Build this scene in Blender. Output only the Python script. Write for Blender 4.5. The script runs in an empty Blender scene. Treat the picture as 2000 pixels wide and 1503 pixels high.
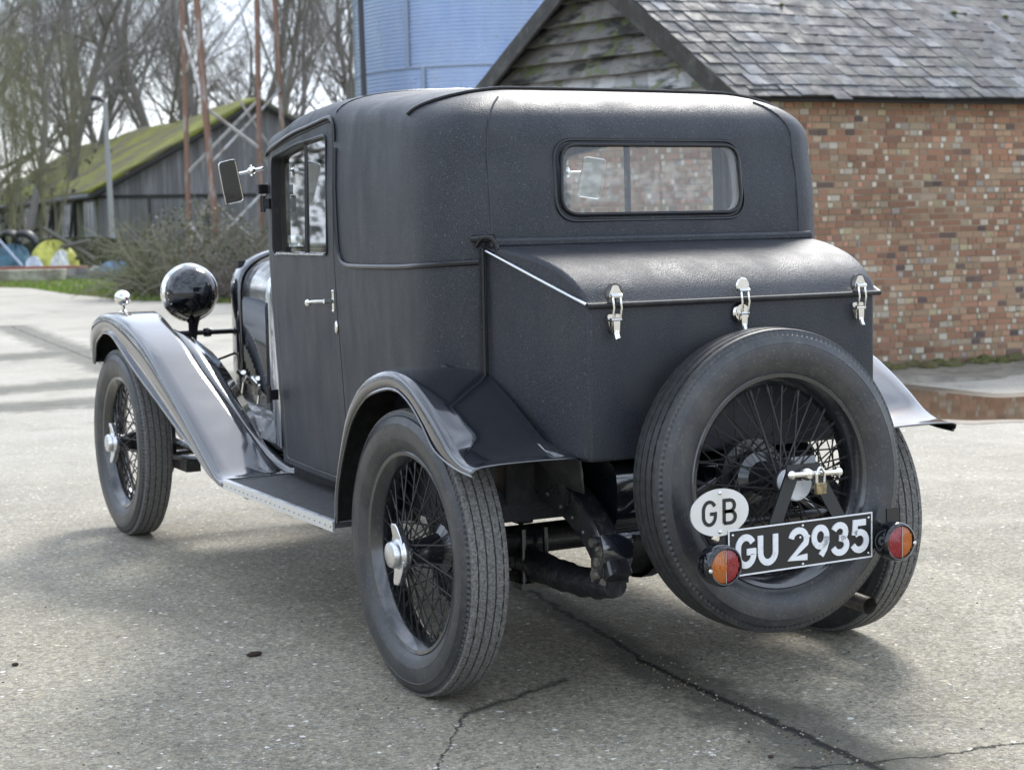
import bpy, bmesh, math, random
from mathutils import Vector, Matrix
from mathutils.bvhtree import BVHTree
rnd = random.Random(7)
C = bpy.context.scene.collection
scene = bpy.context.scene
R_ = math.radians

# ------------------------------------------------------------------ camera
CAM = Vector((-2.599, -4.1002, 1.2619)); YAW, PITCH, ROLL = 0.49171, -0.094587, -0.019044; FPX = 3314.4
cam_fwd = Vector((math.sin(YAW)*math.cos(PITCH), math.cos(YAW)*math.cos(PITCH), math.sin(PITCH)))
_r = Vector((math.cos(YAW), -math.sin(YAW), 0)); _u = _r.cross(cam_fwd)
cam_r = _r*math.cos(ROLL) + _u*math.sin(ROLL); cam_u = -_r*math.sin(ROLL) + _u*math.cos(ROLL)
cd = bpy.data.cameras.new('camera'); cam = bpy.data.objects.new('camera', cd); C.objects.link(cam)
cam.matrix_world = Matrix((( cam_r.x, cam_u.x, -cam_fwd.x, CAM.x), (cam_r.y, cam_u.y, -cam_fwd.y, CAM.y),
                           (cam_r.z, cam_u.z, -cam_fwd.z, CAM.z), (0, 0, 0, 1)))
cd.sensor_width = 36; cd.sensor_fit = 'HORIZONTAL'; cd.lens = FPX/2000*36; cd.clip_start = .05; cd.clip_end = 2000
cd.dof.use_dof = True; cd.dof.focus_distance = 4.45; cd.dof.aperture_fstop = 6.6
scene.camera = cam

# ------------------------------------------------------------------ sky, sun, exposure
SUN_EL, SUN_AZ = R_(43), R_(43)      # azimuth from +Y towards +X: ahead and to the right of the car
w = bpy.data.worlds.new('World'); scene.world = w; w.use_nodes = True
nt = w.node_tree; nt.nodes.clear()
out = nt.nodes.new('ShaderNodeOutputWorld'); bg = nt.nodes.new('ShaderNodeBackground')
sky = nt.nodes.new('ShaderNodeTexSky'); sky.sky_type = 'NISHITA'; sky.sun_disc = False
sky.sun_elevation = SUN_EL; sky.sun_rotation = SUN_AZ; sky.air_density = 1.0; sky.dust_density = 1.5; sky.ozone_density = 1.2
tc = nt.nodes.new('ShaderNodeTexCoord'); mp = nt.nodes.new('ShaderNodeMapping'); mp.inputs['Scale'].default_value = (1, 1, 2.6)
nz = nt.nodes.new('ShaderNodeTexNoise'); nz.inputs['Scale'].default_value = 2.6; nz.inputs['Detail'].default_value = 6; nz.inputs['Roughness'].default_value = .55
rp = nt.nodes.new('ShaderNodeValToRGB'); rp.color_ramp.elements[0].position = .36; rp.color_ramp.elements[1].position = .60
rp.color_ramp.elements[0].color = (.25, .25, .25, 1); rp.color_ramp.elements[1].color = (.85, .85, .85, 1)
mx = nt.nodes.new('ShaderNodeMixRGB'); mx.inputs['Color2'].default_value = (10.4, 11.6, 13.6, 1)
L = nt.links.new
L(tc.outputs['Generated'], mp.inputs['Vector']); L(mp.outputs[0], nz.inputs['Vector']); L(nz.outputs['Fac'], rp.inputs[0])
L(rp.outputs[0], mx.inputs['Fac']); L(sky.outputs[0], mx.inputs['Color1']); L(mx.outputs[0], bg.inputs['Color'])
bg.inputs['Strength'].default_value = .112; L(bg.outputs[0], out.inputs['Surface'])
sd = bpy.data.lights.new('sun', 'SUN'); sd.energy = 2.15; sd.angle = R_(15); sd.color = (1, .965, .91)
sun = bpy.data.objects.new('sun', sd); C.objects.link(sun)
sv = Vector((math.sin(SUN_AZ)*math.cos(SUN_EL), math.cos(SUN_AZ)*math.cos(SUN_EL), math.sin(SUN_EL)))
sun.rotation_euler = sv.to_track_quat('Z', 'Y').to_euler(); sun.location = sv*60
scene.view_settings.view_transform = 'Standard'; scene.view_settings.look = 'None'
scene.view_settings.exposure = 0.68; scene.view_settings.gamma = 1
scene.render.film_transparent = False
scene.cycles.use_denoising = True; scene.cycles.max_bounces = 6; scene.cycles.transparent_max_bounces = 12
scene.cycles.caustics_reflective = False; scene.cycles.caustics_refractive = False
scene.cycles.sample_clamp_indirect = 6

# ------------------------------------------------------------------ helpers
def ray(px, py):
    return cam_fwd + cam_r*((px-1000)/FPX) - cam_u*((py-751.5)/FPX)
def at(px, py, depth): return CAM + ray(px, py)*depth
def onground(px, py, z=0.0):
    d = ray(px, py); t = (z-CAM.z)/d.z; p = CAM + d*t; p.z = z; return p
def onplane(px, py, p0, n):
    d = ray(px, py); t = (p0-CAM).dot(n)/d.dot(n); return CAM + d*t
def lerp(a, b, t): return a+(b-a)*t
def tab(T, x):
    if x <= T[0][0]: return T[0][1]
    for (a, b), (c, d) in zip(T, T[1:]):
        if x <= c: return lerp(b, d, (x-a)/(c-a))
    return T[-1][1]
def spline(pts, n=6):
    P = [Vector(p) for p in pts]; P = [P[0]*2-P[1]] + P + [P[-1]*2-P[-2]]; o = []
    for i in range(1, len(P)-2):
        a, b, c, d = P[i-1:i+3]
        for k in range(n):
            t = k/n
            o.append(.5*((2*b)+(c-a)*t+(2*a-5*b+4*c-d)*t*t+(3*b-a-3*c+d)*t**3))
    o.append(P[-2].copy()); return o

class MB:
    def __init__(s): s.v = []; s.f = []; s.mi = []; s.col = []; s.cc = None; s.m = 0
    def face(s, idx):
        s.f.append(tuple(idx)); s.mi.append(s.m); s.col.append(s.cc)
    def pts(s, P):
        n = len(s.v); s.v += [tuple(p) for p in P]; return n
    def poly(s, P):
        n = s.pts(P); s.face(range(n, n+len(P)))
    def grid(s, rows, closed=False):
        m = len(rows[0]); b = [s.pts(r) for r in rows]
        for i in range(len(rows)-1):
            for j in range(m if closed else m-1):
                k = (j+1) % m; s.face((b[i]+j, b[i]+k, b[i+1]+k, b[i+1]+j))
        return b
    def box(s, c, size, rot=None):
        c = Vector(c); h = Vector(size)/2; V = []
        for z in (-1, 1):
            for (x, y) in ((-1, -1), (1, -1), (1, 1), (-1, 1)):
                p = Vector((x*h.x, y*h.y, z*h.z)); V.append(c + (rot @ p if rot else p))
        n = s.pts(V)
        for q in ((3, 2, 1, 0), (4, 5, 6, 7), (0, 1, 5, 4), (1, 2, 6, 5), (2, 3, 7, 6), (3, 0, 4, 7)): s.face([n+i for i in q])
    def tube(s, path, r, n=8, cap=True, closed=False, flat=1.0):
        P = [Vector(p) for p in path]; m = len(P); rows = []; up = None
        for i, p in enumerate(P):
            if closed: t = P[(i+1) % m]-P[i-1]
            else: t = P[min(i+1, m-1)]-P[max(i-1, 0)]
            t.normalize()
            if up is None:
                a = Vector((0, 0, 1)) if abs(t.z) < .9 else Vector((1, 0, 0)); up = (a-t*a.dot(t)).normalized()
            else: up = (up-t*up.dot(t)).normalized()
            b = t.cross(up); rr = r(i/(m-1)) if callable(r) else r
            rows.append([p + up*math.cos(2*math.pi*k/n)*rr + b*math.sin(2*math.pi*k/n)*rr*flat for k in range(n)])
        if closed: rows.append(rows[0])
        b = s.grid(rows, True)
        if cap and not closed: s.face([b[0]+k for k in range(n-1, -1, -1)]); s.face([b[-1]+k for k in range(n)])
    def lathe(s, prof, n=48, o=(0, 0, 0), ax=(1, 0, 0), closed=False):
        "prof: (radius, along axis)"
        o = Vector(o); ax = Vector(ax).normalized(); a = Vector((0, 0, 1)) if abs(ax.z) < .9 else Vector((0, 1, 0))
        u = (a-ax*a.dot(ax)).normalized(); v = ax.cross(u)
        rows = [[o+ax*x+(u*math.cos(2*math.pi*k/n)+v*math.sin(2*math.pi*k/n))*r for k in range(n)] for r, x in prof]
        if closed: rows.append(rows[0])
        s.grid(rows, True)
    def prism(s, poly, f0, f1):
        a = s.pts([f0(*p) for p in poly]); b = s.pts([f1(*p) for p in poly]); n = len(poly)
        s.face([a+i for i in range(n-1, -1, -1)]); s.face([b+i for i in range(n)])
        for i in range(n): j = (i+1) % n; s.face((a+i, a+j, b+j, b+i))
    def ball(s, c, r, n=16, m=10, sc=(1, 1, 1)):
        c = Vector(c); rows = []
        for i in range(m+1):
            t = math.pi*i/m
            rows.append([c+Vector((math.sin(t)*math.cos(2*math.pi*k/n)*r*sc[0], math.sin(t)*math.sin(2*math.pi*k/n)*r*sc[1], math.cos(t)*r*sc[2])) for k in range(n)])
        s.grid(rows, True)
    def build(s, name, mats, parent=None, angle=35, merge=False, bevel=0, solid=0, fixn=False):
        me = bpy.data.meshes.new(name); me.from_pydata(s.v, [], s.f)
        if not isinstance(mats, (list, tuple)): mats = [mats]
        for m in mats: me.materials.append(m)
        if len(mats) > 1: me.polygons.foreach_set('material_index', s.mi)
        if any(c is not None for c in s.col):
            ca = me.color_attributes.new('Col', 'FLOAT_COLOR', 'CORNER'); d = []
            for f, c in zip(s.f, s.col):
                c = c or (1, 1, 1)
                for _ in f: d += [c[0], c[1], c[2], 1]
            ca.data.foreach_set('color', d)
        if merge or fixn:
            bm = bmesh.new(); bm.from_mesh(me)
            if merge: bmesh.ops.remove_doubles(bm, verts=bm.verts, dist=1e-4); bmesh.ops.dissolve_degenerate(bm, edges=bm.edges, dist=1e-5)
            bmesh.ops.recalc_face_normals(bm, faces=bm.faces); bm.to_mesh(me); bm.free()
        me.validate(); me.update()
        if angle:
            me.polygons.foreach_set('use_smooth', [True]*len(me.polygons)); me.set_sharp_from_angle(angle=R_(angle))
        o = bpy.data.objects.new(name, me); C.objects.link(o)
        if parent: o.parent = parent
        if solid:
            m = o.modifiers.new('s', 'SOLIDIFY'); m.thickness = abs(solid); m.offset = -1 if solid > 0 else 1
        if bevel:
            m = o.modifiers.new('b', 'BEVEL'); m.width = bevel; m.segments = 2; m.limit_method = 'ANGLE'; m.angle_limit = R_(40)
        return o
def empty(name, loc=(0, 0, 0), parent=None):
    o = bpy.data.objects.new(name, None); C.objects.link(o); o.location = loc; o.empty_display_size = .1
    if parent: o.parent = parent
    return o
def tag(o, label=None, cat=None, group=None, kind=None):
    if label: o['label'] = label
    if cat: o['category'] = cat
    if group: o['group'] = group
    if kind: o['kind'] = kind
    return o
def kids(o): return [c for c in bpy.data.objects if c.parent == o]
def copy_tree(o, parent=None):
    c = o.copy(); C.objects.link(c); c.parent = parent
    for ch in kids(o): copy_tree(ch, c)
    return c

# ------------------------------------------------------------------ materials
def N(nt, t, **kw):
    n = nt.nodes.new(t)
    for k, v in kw.items():
        if k in n.inputs.keys(): n.inputs[k].default_value = v
        else: setattr(n, k, v)
    return n
def c4(c): return (c[0], c[1], c[2], 1)
def mat(name, col, rough=.5, metal=0, spec=.5, var=None, bump=None, bump2=None, dust=None, attr=False, coat=0, stretch=None, rvar=None, coatr=.05, coatior=1.5):
    """var=(scale, other colour, lo, hi): noise mix; bump=(kind, scale, strength, dist); dust=(scale, threshold, colour, amount)"""
    m = bpy.data.materials.new(name); m.use_nodes = True; nt = m.node_tree; L = nt.links.new
    b = nt.nodes['Principled BSDF']; b.inputs['Roughness'].default_value = rough; b.inputs['Metallic'].default_value = metal
    b.inputs['Specular IOR Level'].default_value = spec; b.inputs['Coat Weight'].default_value = coat; b.inputs['Coat Roughness'].default_value = coatr; b.inputs['Coat IOR'].default_value = coatior
    b.inputs['Base Color'].default_value = c4(col)
    tc = N(nt, 'ShaderNodeTexCoord'); vec = tc.outputs['Object']; sv = vec
    if stretch:
        mpn = N(nt, 'ShaderNodeMapping'); mpn.inputs['Scale'].default_value = stretch; L(vec, mpn.inputs['Vector']); sv = mpn.outputs[0]
    cur = None
    if attr:
        a = N(nt, 'ShaderNodeVertexColor'); a.layer_name = 'Col'; cur = a.outputs['Color']
    if var:
        n = N(nt, 'ShaderNodeTexNoise', Scale=var[0], Detail=6.0, Roughness=.62); L(sv, n.inputs['Vector'])
        r = N(nt, 'ShaderNodeMapRange'); r.inputs[1].default_value = var[2]; r.inputs[2].default_value = var[3]; L(n.outputs['Fac'], r.inputs[0])
        x = N(nt, 'ShaderNodeMixRGB'); L(r.outputs[0], x.inputs['Fac']); x.inputs['Color1'].default_value = c4(col); x.inputs['Color2'].default_value = c4(var[1])
        if cur: L(cur, x.inputs['Color1'])
        cur = x.outputs[0]
    for dust in (dust if isinstance(dust, list) else [dust] if dust else []):
        n = N(nt, 'ShaderNodeTexNoise', Scale=dust[0], Detail=2.0); L(vec, n.inputs['Vector'])
        r = N(nt, 'ShaderNodeMapRange'); r.inputs[1].default_value = dust[1]; r.inputs[2].default_value = dust[1]+.05; r.inputs[4].default_value = dust[3]; L(n.outputs['Fac'], r.inputs[0])
        x = N(nt, 'ShaderNodeMixRGB'); L(r.outputs[0], x.inputs['Fac']); x.inputs['Color1'].default_value = c4(col); x.inputs['Color2'].default_value = c4(dust[2])
        if cur: L(cur, x.inputs['Color1'])
        cur = x.outputs[0]
    if cur: L(cur, b.inputs['Base Color'])
    if rvar:
        n = N(nt, 'ShaderNodeTexNoise', Scale=rvar[0], Detail=4.0); L(sv, n.inputs['Vector'])
        r = N(nt, 'ShaderNodeMapRange'); r.inputs[1].default_value = .3; r.inputs[2].default_value = .7; r.inputs[3].default_value = rvar[1]; r.inputs[4].default_value = rvar[2]
        L(n.outputs['Fac'], r.inputs[0]); L(r.outputs[0], b.inputs['Roughness'])
    nrm = None
    for bb in (bump, bump2):
        if not bb: continue
        if bb[0] == 'vor': n = N(nt, 'ShaderNodeTexVoronoi', Scale=bb[1]); o = n.outputs['Distance']; L(vec, n.inputs['Vector'])
        elif bb[0] == 'noise': n = N(nt, 'ShaderNodeTexNoise', Scale=bb[1], Detail=5.0); o = n.outputs['Fac']; L(sv, n.inputs['Vector'])
        elif bb[0] == 'wavez': n = N(nt, 'ShaderNodeTexWave', Scale=bb[1]); n.bands_direction = 'Z'; o = n.outputs['Fac']; L(vec, n.inputs['Vector'])
        bn = N(nt, 'ShaderNodeBump', Strength=bb[2], Distance=bb[3]); L(o, bn.inputs['Height'])
        if nrm: L(nrm, bn.inputs['Normal'])
        nrm = bn.outputs[0]
    if nrm: L(nrm, b.inputs['Normal'])
    return m
def glass(name, tint=(.9, .93, .92), ior=1.5, refl=1.0):
    m = bpy.data.materials.new(name); m.use_nodes = True; nt = m.node_tree; L = nt.links.new; nt.nodes.clear()
    o = N(nt, 'ShaderNodeOutputMaterial'); t = N(nt, 'ShaderNodeBsdfTransparent'); t.inputs[0].default_value = c4(tint)
    g = N(nt, 'ShaderNodeBsdfGlossy', Roughness=.02); lw = N(nt, 'ShaderNodeLayerWeight', Blend=.5); f = N(nt, 'ShaderNodeMath', operation='POWER'); L(lw.outputs['Facing'], f.inputs[0]); f.inputs[1].default_value = 5; x = N(nt, 'ShaderNodeMixShader')
    mm = N(nt, 'ShaderNodeMath', operation='MULTIPLY_ADD'); mm.inputs[1].default_value = .9*refl; mm.inputs[2].default_value = .06*refl
    L(f.outputs[0], mm.inputs[0]); L(mm.outputs[0], x.inputs[0]); L(t.outputs[0], x.inputs[1]); L(g.outputs[0], x.inputs[2]); L(x.outputs[0], o.inputs[0]); return m

cloth = mat('leathercloth', (.0085, .0112, .0180), .45, spec=.5, var=(3, (.022, .024, .028), .42, .72), stretch=(3, 3, 1.2), dust=[(340, .50, (.040, .043, .050), .75), (190, .67, (.26, .26, .25), .38), (2.2, .60, (.034, .035, .036), .6)], bump=('vor', 320, .6, .0013), bump2=('noise', 3.5, .12, .02), rvar=(4, .38, .54))
lining = mat('lining', (.42, .40, .36), .9, var=(4, (.35, .34, .31), .4, .7))
black_paint = mat('black_paint', (.008, .010, .015), .14, spec=.8, coat=1.0, coatior=1.7, dust=(420, .70, (.3, .3, .28), .25), var=(14, (.013, .014, .016), .5, .8), rvar=(6, .07, .2))
lamp_paint = mat('lamp_paint', (.004, .005, .007), .08, spec=.6, coat=.4, rvar=(6, .04, .12))
chassis_black = mat('chassis_black', (.010, .010, .012), .24, spec=.9, coat=.5, dust=(60, .62, (.07, .06, .05), .6), rvar=(20, .2, .5))
dull_black = mat('dull_black', (.013, .013, .013), .6, var=(30, (.035, .032, .028), .45, .7))
bead_black = mat('bead_black', (.012, .012, .014), .22)
chrome = mat('chrome', (.82, .80, .76), .10, 1.0, rvar=(30, .06, .18))
alu = mat('aluminium', (.74, .75, .77), .22, 1.0, rvar=(25, .18, .34), bump=('noise', 60, .05, .001))
satin_alu = mat('satin_aluminium', (.78, .79, .80), .42, .75, rvar=(18, .25, .45))
bonnet_m = mat('bonnet_metal', (.70, .71, .73), .2, .9, rvar=(12, .12, .26))
rubber = mat('tyre_rubber', (.022, .024, .028), .45, spec=.7, var=(7, (.062, .059, .053), .46, .72), dust=[(140, .62, (.16, .14, .11), .35), (26, .58, (.06, .056, .05), .3)], rvar=(8, .30, .50), bump=('noise', 40, .08, .002))
tread = mat('tread_rubber', (.075, .073, .070), .78, var=(160, (.21, .205, .19), .38, .62), bump=('noise', 350, .5, .002))
rim_m = mat('rim_enamel', (.014, .015, .018), .2, spec=.9, coat=.5, dust=(90, .62, (.08, .07, .06), .5))
spoke_m = mat('spoke_enamel', (.022, .021, .021), .4)
clean_tread = mat('clean_tread_rubber', (.024, .024, .025), .5, var=(60, (.05, .05, .048), .4, .7), bump=('noise', 200, .2, .001))
plate_black = mat('plate_black', (.014, .014, .014), .35, bump=('noise', 90, .05, .001))
silver = mat('silver_paint', (.80, .81, .83), .4, .1, var=(60, (.6, .6, .6), .55, .7))
amber = mat('amber_lens', (.42, .12, .008), .18, spec=.7, coat=.5, var=(50, (.5, .12, .005), .4, .6))
red = mat('red_lens', (.30, .006, .014), .18, spec=.7, coat=.5, var=(50, (.25, .004, .01), .4, .6))
brass = mat('brass', (.42, .33, .17), .4, .8, var=(80, (.2, .17, .12), .4, .6))
mat_rubber = mat('ribbed_mat', (.05, .05, .052), .6, var=(40, (.09, .09, .09), .4, .7))
wood = mat('varnished_wood', (.20, .075, .025), .25, var=(6, (.11, .04, .015), .4, .6), stretch=(1, 1, 12), coat=.4)
leather = mat('seat_leather', (.03, .022, .018), .45, bump=('noise', 20, .2, .01))
gaiter_m = mat('gaiter_leather', (.012, .012, .013), .5, bump=('noise', 26, .7, .02))
steel_pipe = mat('exhaust_steel', (.12, .11, .10), .5, .6, var=(30, (.25, .22, .18), .4, .7))
window_glass = glass('window_glass', (.86, .90, .89), 1.5, 1.0); side_glass = glass('side_glass', (.84, .88, .87), 1.5, 2.6)
rear_glass = glass('rear_glass', (1, 1, 1), 1.5, .8)
mirror_m = mat('mirror_silver', (.42, .44, .46), .02, 1.0)
black_void = mat('black_void', (.003, .003, .003), .9)
# ================================================================== CAR
car = empty('vintage_car'); tag(car, 'black 1920s fabric bodied saloon car parked on the concrete, seen from behind', 'car')
HWY = [(-.1, .650), (.2, .648), (.45, .637), (.75, .614), (1.1, .597), (1.47, .568)]
HWZ = [(.45, .945), (.72, .965), (1.0, .99), (1.17, 1.0), (1.40, .998), (1.56, .985)]
YR = [(.45, -.075), (1.1, -.10), (1.25, -.10), (1.40, -.085), (1.46, -.07)]
ZE = [(-.2, 1.43), (-.02, 1.45), (.10, 1.50), (.3, 1.55), (.75, 1.565), (1.1, 1.555), (1.47, 1.52)]
ZC = [(.4, 1.652), (.6, 1.68), (.9, 1.695), (1.2, 1.675), (1.42, 1.62)]
RC, YF = .14, 1.47
def outline(off=0.):
    p = []; hw = tab(HWY, 0)-off; r = RC-off; yr = off
    for i in range(9): p.append(((hw-r)*i/8, yr-.010*(1-(i/8)**2)))
    for i in range(1, 11):
        a = math.pi/2*i/10; p.append((hw-r+r*math.sin(a), yr+r-r*math.cos(a)))
    for y in (.2, .26, .34, .44, .54, .64, .74, .84, .96, 1.08, 1.2, 1.3, 1.38): p.append((tab(HWY, y)-off, y))
    rf = .035; hf = tab(HWY, YF)-off
    for i in range(0, 4):
        a = math.pi/2*i/3; p.append((hf-rf+rf*math.cos(a), YF-off-rf+rf*math.sin(a)))
    for i in range(1, 5): p.append(((hf-rf)*(1-i/4), YF-off))
    return p
def side(x, y, z): return (x*tab(HWZ, z), y+tab(YR, z)*max(0, min(1, 1-y/.3)), z)
def dome(x, y, s, off=0.):
    ze = tab(ZE, y-.07 if y < .3 else y)-off*.5; X, Y, _ = side(x, y, ze)
    ysp = min(max(y, .45), 1.36); zc = tab(ZC, ysp)-off
    return (X*(1-s), Y+(ysp-Y)*s, ze+(zc-ze)*(1-(1-s)**3)**(1/3))
def shell_rows(off):
    o = outline(off); rows = []
    zs = [.455, .6, .72, .85, 1.0, 1.1, 1.17, 1.24, 1.31, 1.38]
    for z in zs: rows.append([side(x, y, z) for x, y in o])
    for s in (0, .004, .012, .025, .045, .075, .11, .16, .22, .3, .4, .52, .66, .82, 1.0): rows.append([dome(x, y, s, off) for x, y in o])
    full = []
    for r in rows: full.append(r + [(-x, y, z) for x, y, z in reversed(r[1:-1])])
    return full
def shell_mesh(name='shell'):
    m = MB(); A = shell_rows(0); B = shell_rows(.028); B[0] = [(x, y, z) for x, y, z in B[0]]
    a = m.grid(A, True); m.m = 1; b = m.grid(B, True); n = len(A[0])
    for j in range(n):
        k = (j+1) % n; m.face((a[0]+j, b[0]+j, b[0]+k, a[0]+k))
    return m.build(name, [cloth, lining], merge=True)
def boolean(o, cut, op):
    md = o.modifiers.new('x', 'BOOLEAN'); md.object = cut; md.operation = op; md.solver = 'EXACT'; md.use_self = False
    bpy.context.view_layer.update()
    me = bpy.data.meshes.new_from_object(o.evaluated_get(bpy.context.evaluated_depsgraph_get()))
    o.modifiers.clear(); o.data = me
    me.polygons.foreach_set('use_smooth', [True]*len(me.polygons)); me.set_sharp_from_angle(angle=R_(35))
def rrect(pts, r, n=5):
    "round the corners of a convex polygon of 2-D points"
    o = []; m = len(pts)
    for i in range(m):
        p = Vector(pts[i]); a = (Vector(pts[i-1])-p).normalized(); b = (Vector(pts[(i+1) % m])-p).normalized()
        rr = r[i] if isinstance(r, (list, tuple)) else r
        if rr <= 0: o.append(tuple(p)); continue
        ang = a.angle(b); d = rr/math.tan(ang/2); p0 = p+a*d; p1 = p+b*d
        for k in range(n+1):
            t = k/n; q = p0*(1-t)**2+p*2*t*(1-t)+p1*t*t; o.append((q.x, q.y))
    return o
def cutter(poly, f0, f1):
    m = MB(); m.prism(poly, f0, f1); return m.build('cutter', lining, angle=0, fixn=True)
YD = {-1: .742, 1: .43}      # rear edge of the near and of the far door
def door_poly(s, g=0.):
    a = YD[s]
    return rrect([(a+g, .475+g), (1.392-g, .475+g), (1.392-g, 1.522-g), (1.1, 1.556-g), (a+g, 1.588-g)], [.01, .01, .01, 0, .05])
WIN = {s: rrect([(a, 1.182), (1.366, 1.178), (1.366, 1.498), (1.1, 1.526), (a, 1.544)], [.02, .03, .04, 0, .03]) for s, a in ((-1, .812), (1, .475))}
shell = shell_mesh('cab_body'); BV = BVHTree.FromObject(shell, bpy.context.evaluated_depsgraph_get())
def snap(p, off=0.):
    q, n, i, d = BV.find_nearest(Vector(p))
    if (Vector(p)-Vector((0, .7, 1.1))).dot(n) < 0: n = -n
    return q+n*off
doors = []
for s in (-1, 1):
    d = shell_mesh('door'); c = cutter(door_poly(s, .003), lambda y, z: (s*.40, y, z), lambda y, z: (s*.9, y, z)); boolean(d, c, 'INTERSECT'); bpy.data.objects.remove(c)
    c = cutter(WIN[s], lambda y, z: (s*.40, y, z), lambda y, z: (s*.9, y, z)); boolean(d, c, 'DIFFERENCE'); bpy.data.objects.remove(c)
    c = cutter(door_poly(s, -.002), lambda y, z: (s*.40, y, z), lambda y, z: (s*.9, y, z)); boolean(shell, c, 'DIFFERENCE'); bpy.data.objects.remove(c)
    d.data.materials[1] = dull_black; d.parent = car; doors.append(d)
RW = rrect([(-.298, 1.283), (.298, 1.283), (.290, 1.472), (-.290, 1.472)], [.055, .055, .05, .05], 8)
c = cutter(RW, lambda x, z: (x, -.3, z), lambda x, z: (x, .12, z)); boolean(shell, c, 'DIFFERENCE'); bpy.data.objects.remove(c)
c = cutter(rrect([(-.50, 1.19), (.50, 1.19), (.50, 1.49), (-.50, 1.49)], .03), lambda x, z: (x, 1.38, z), lambda x, z: (x, 1.6, z)); boolean(shell, c, 'DIFFERENCE'); bpy.data.objects.remove(c)
shell.parent = car
def ring(m, pts, r, n=6, off=0.): m.tube([snap(p, off) for p in pts], r, n)
# rear window
m = MB(); m.tube([Vector((x, -.118+.012*(x/.3)**2+max(0, z-1.38)*.12, z)) for x, z in RW], .0055, 8, closed=True)
o_rw = m.build('rear_window', bead_black, car)
RW2 = rrect([(-.314, 1.268), (.314, 1.268), (.306, 1.488), (-.306, 1.488)], [.065, .065, .06, .06], 8)
m = MB(); m.tube([snap((x, -.12, z), .001) for x, z in RW2], .0045, 6, closed=True); m.build('frame', bead_black, o_rw)
m = MB(); m.prism(rrect([(-.297, 1.284), (.297, 1.284), (.289, 1.471), (-.289, 1.471)], [.055, .055, .05, .05], 8), lambda x, z: (x, -.106+(z-1.28)*.05, z), lambda x, z: (x, -.102+(z-1.28)*.05, z)); m.build('pane', rear_glass, o_rw, angle=0)
# mouldings and seams
for s in (-1, 1):
    m = MB(); pts = [side(.508, 0, z) for z in (1.22, 1.28, 1.34, 1.40, 1.43)] + [dome(.508, 0, q) for q in (.0, .01, .03, .06, .09, .12, .16)]
    m.tube([snap((s*x, y, z), .001) for x, y, z in pts], .0028, 6); m.build('rear_seam', bead_black, car)
    pts = [(.735, 1.50), (.722, 1.58), (.716, 1.625), (.70, 1.645), (.66, 1.66), (.6, 1.68)]
    m = MB(); m.tube([snap((s*x, y, z), .001) for x, y, z in [dome(tab(HWY, .73), .73, q) for q in (0, .02, .05, .1, .18, .3, .45, .7, .98)]], .0028, 6); m.build('roof_seam', bead_black, car)
    dr = 0 if s < 0 else .312
    P = spline([(s*.60, 1.47, 1.512), (s*.60, 1.38, 1.534), (s*.60, 1.15, 1.566), (s*.60, .97, 1.581), (s*.6, .81-dr, 1.594), (s*.6, .76-dr, 1.590), (s*.6, .728-dr, 1.565), (s*.61, .722-dr, 1.52)], 6)
    m = MB(); m.tube([snap(p, .004) for p in P], .0062, 8); m.build('drip_rail', bead_black, car)
    P = spline([(s*.61, .716-dr, 1.50), (s*.62, .712-dr, 1.33), (s*.62, .70-dr, 1.22), (s*.63, .68-dr, 1.172), (s*.63, .62-dr, 1.150), (s*.63, .50-dr*.6, 1.147), (s*.64, .2, 1.150), (s*.65, .05, 1.155), (s*.61, -.06, 1.160), (s*.55, -.10, 1.163)], 8)
    m = MB(); m.tube([snap(p, .003) for p in P], .008, 8); m.build('belt_moulding', bead_black, car)
P = [(-.625, .15, 1.56), (-.585, .11, 1.60), (-.53, .095, 1.62), (-.46, .09, 1.635), (-.3, .09, 1.64), (0, .088, 1.645), (.3, .09, 1.64), (.46, .09, 1.635), (.53, .095, 1.62), (.585, .11, 1.60), (.625, .15, 1.56)]
m = MB(); m.tube([snap(p, .004) for p in spline(P, 6)], .0050, 8); m.build('roof_moulding', bead_black, car)
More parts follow.
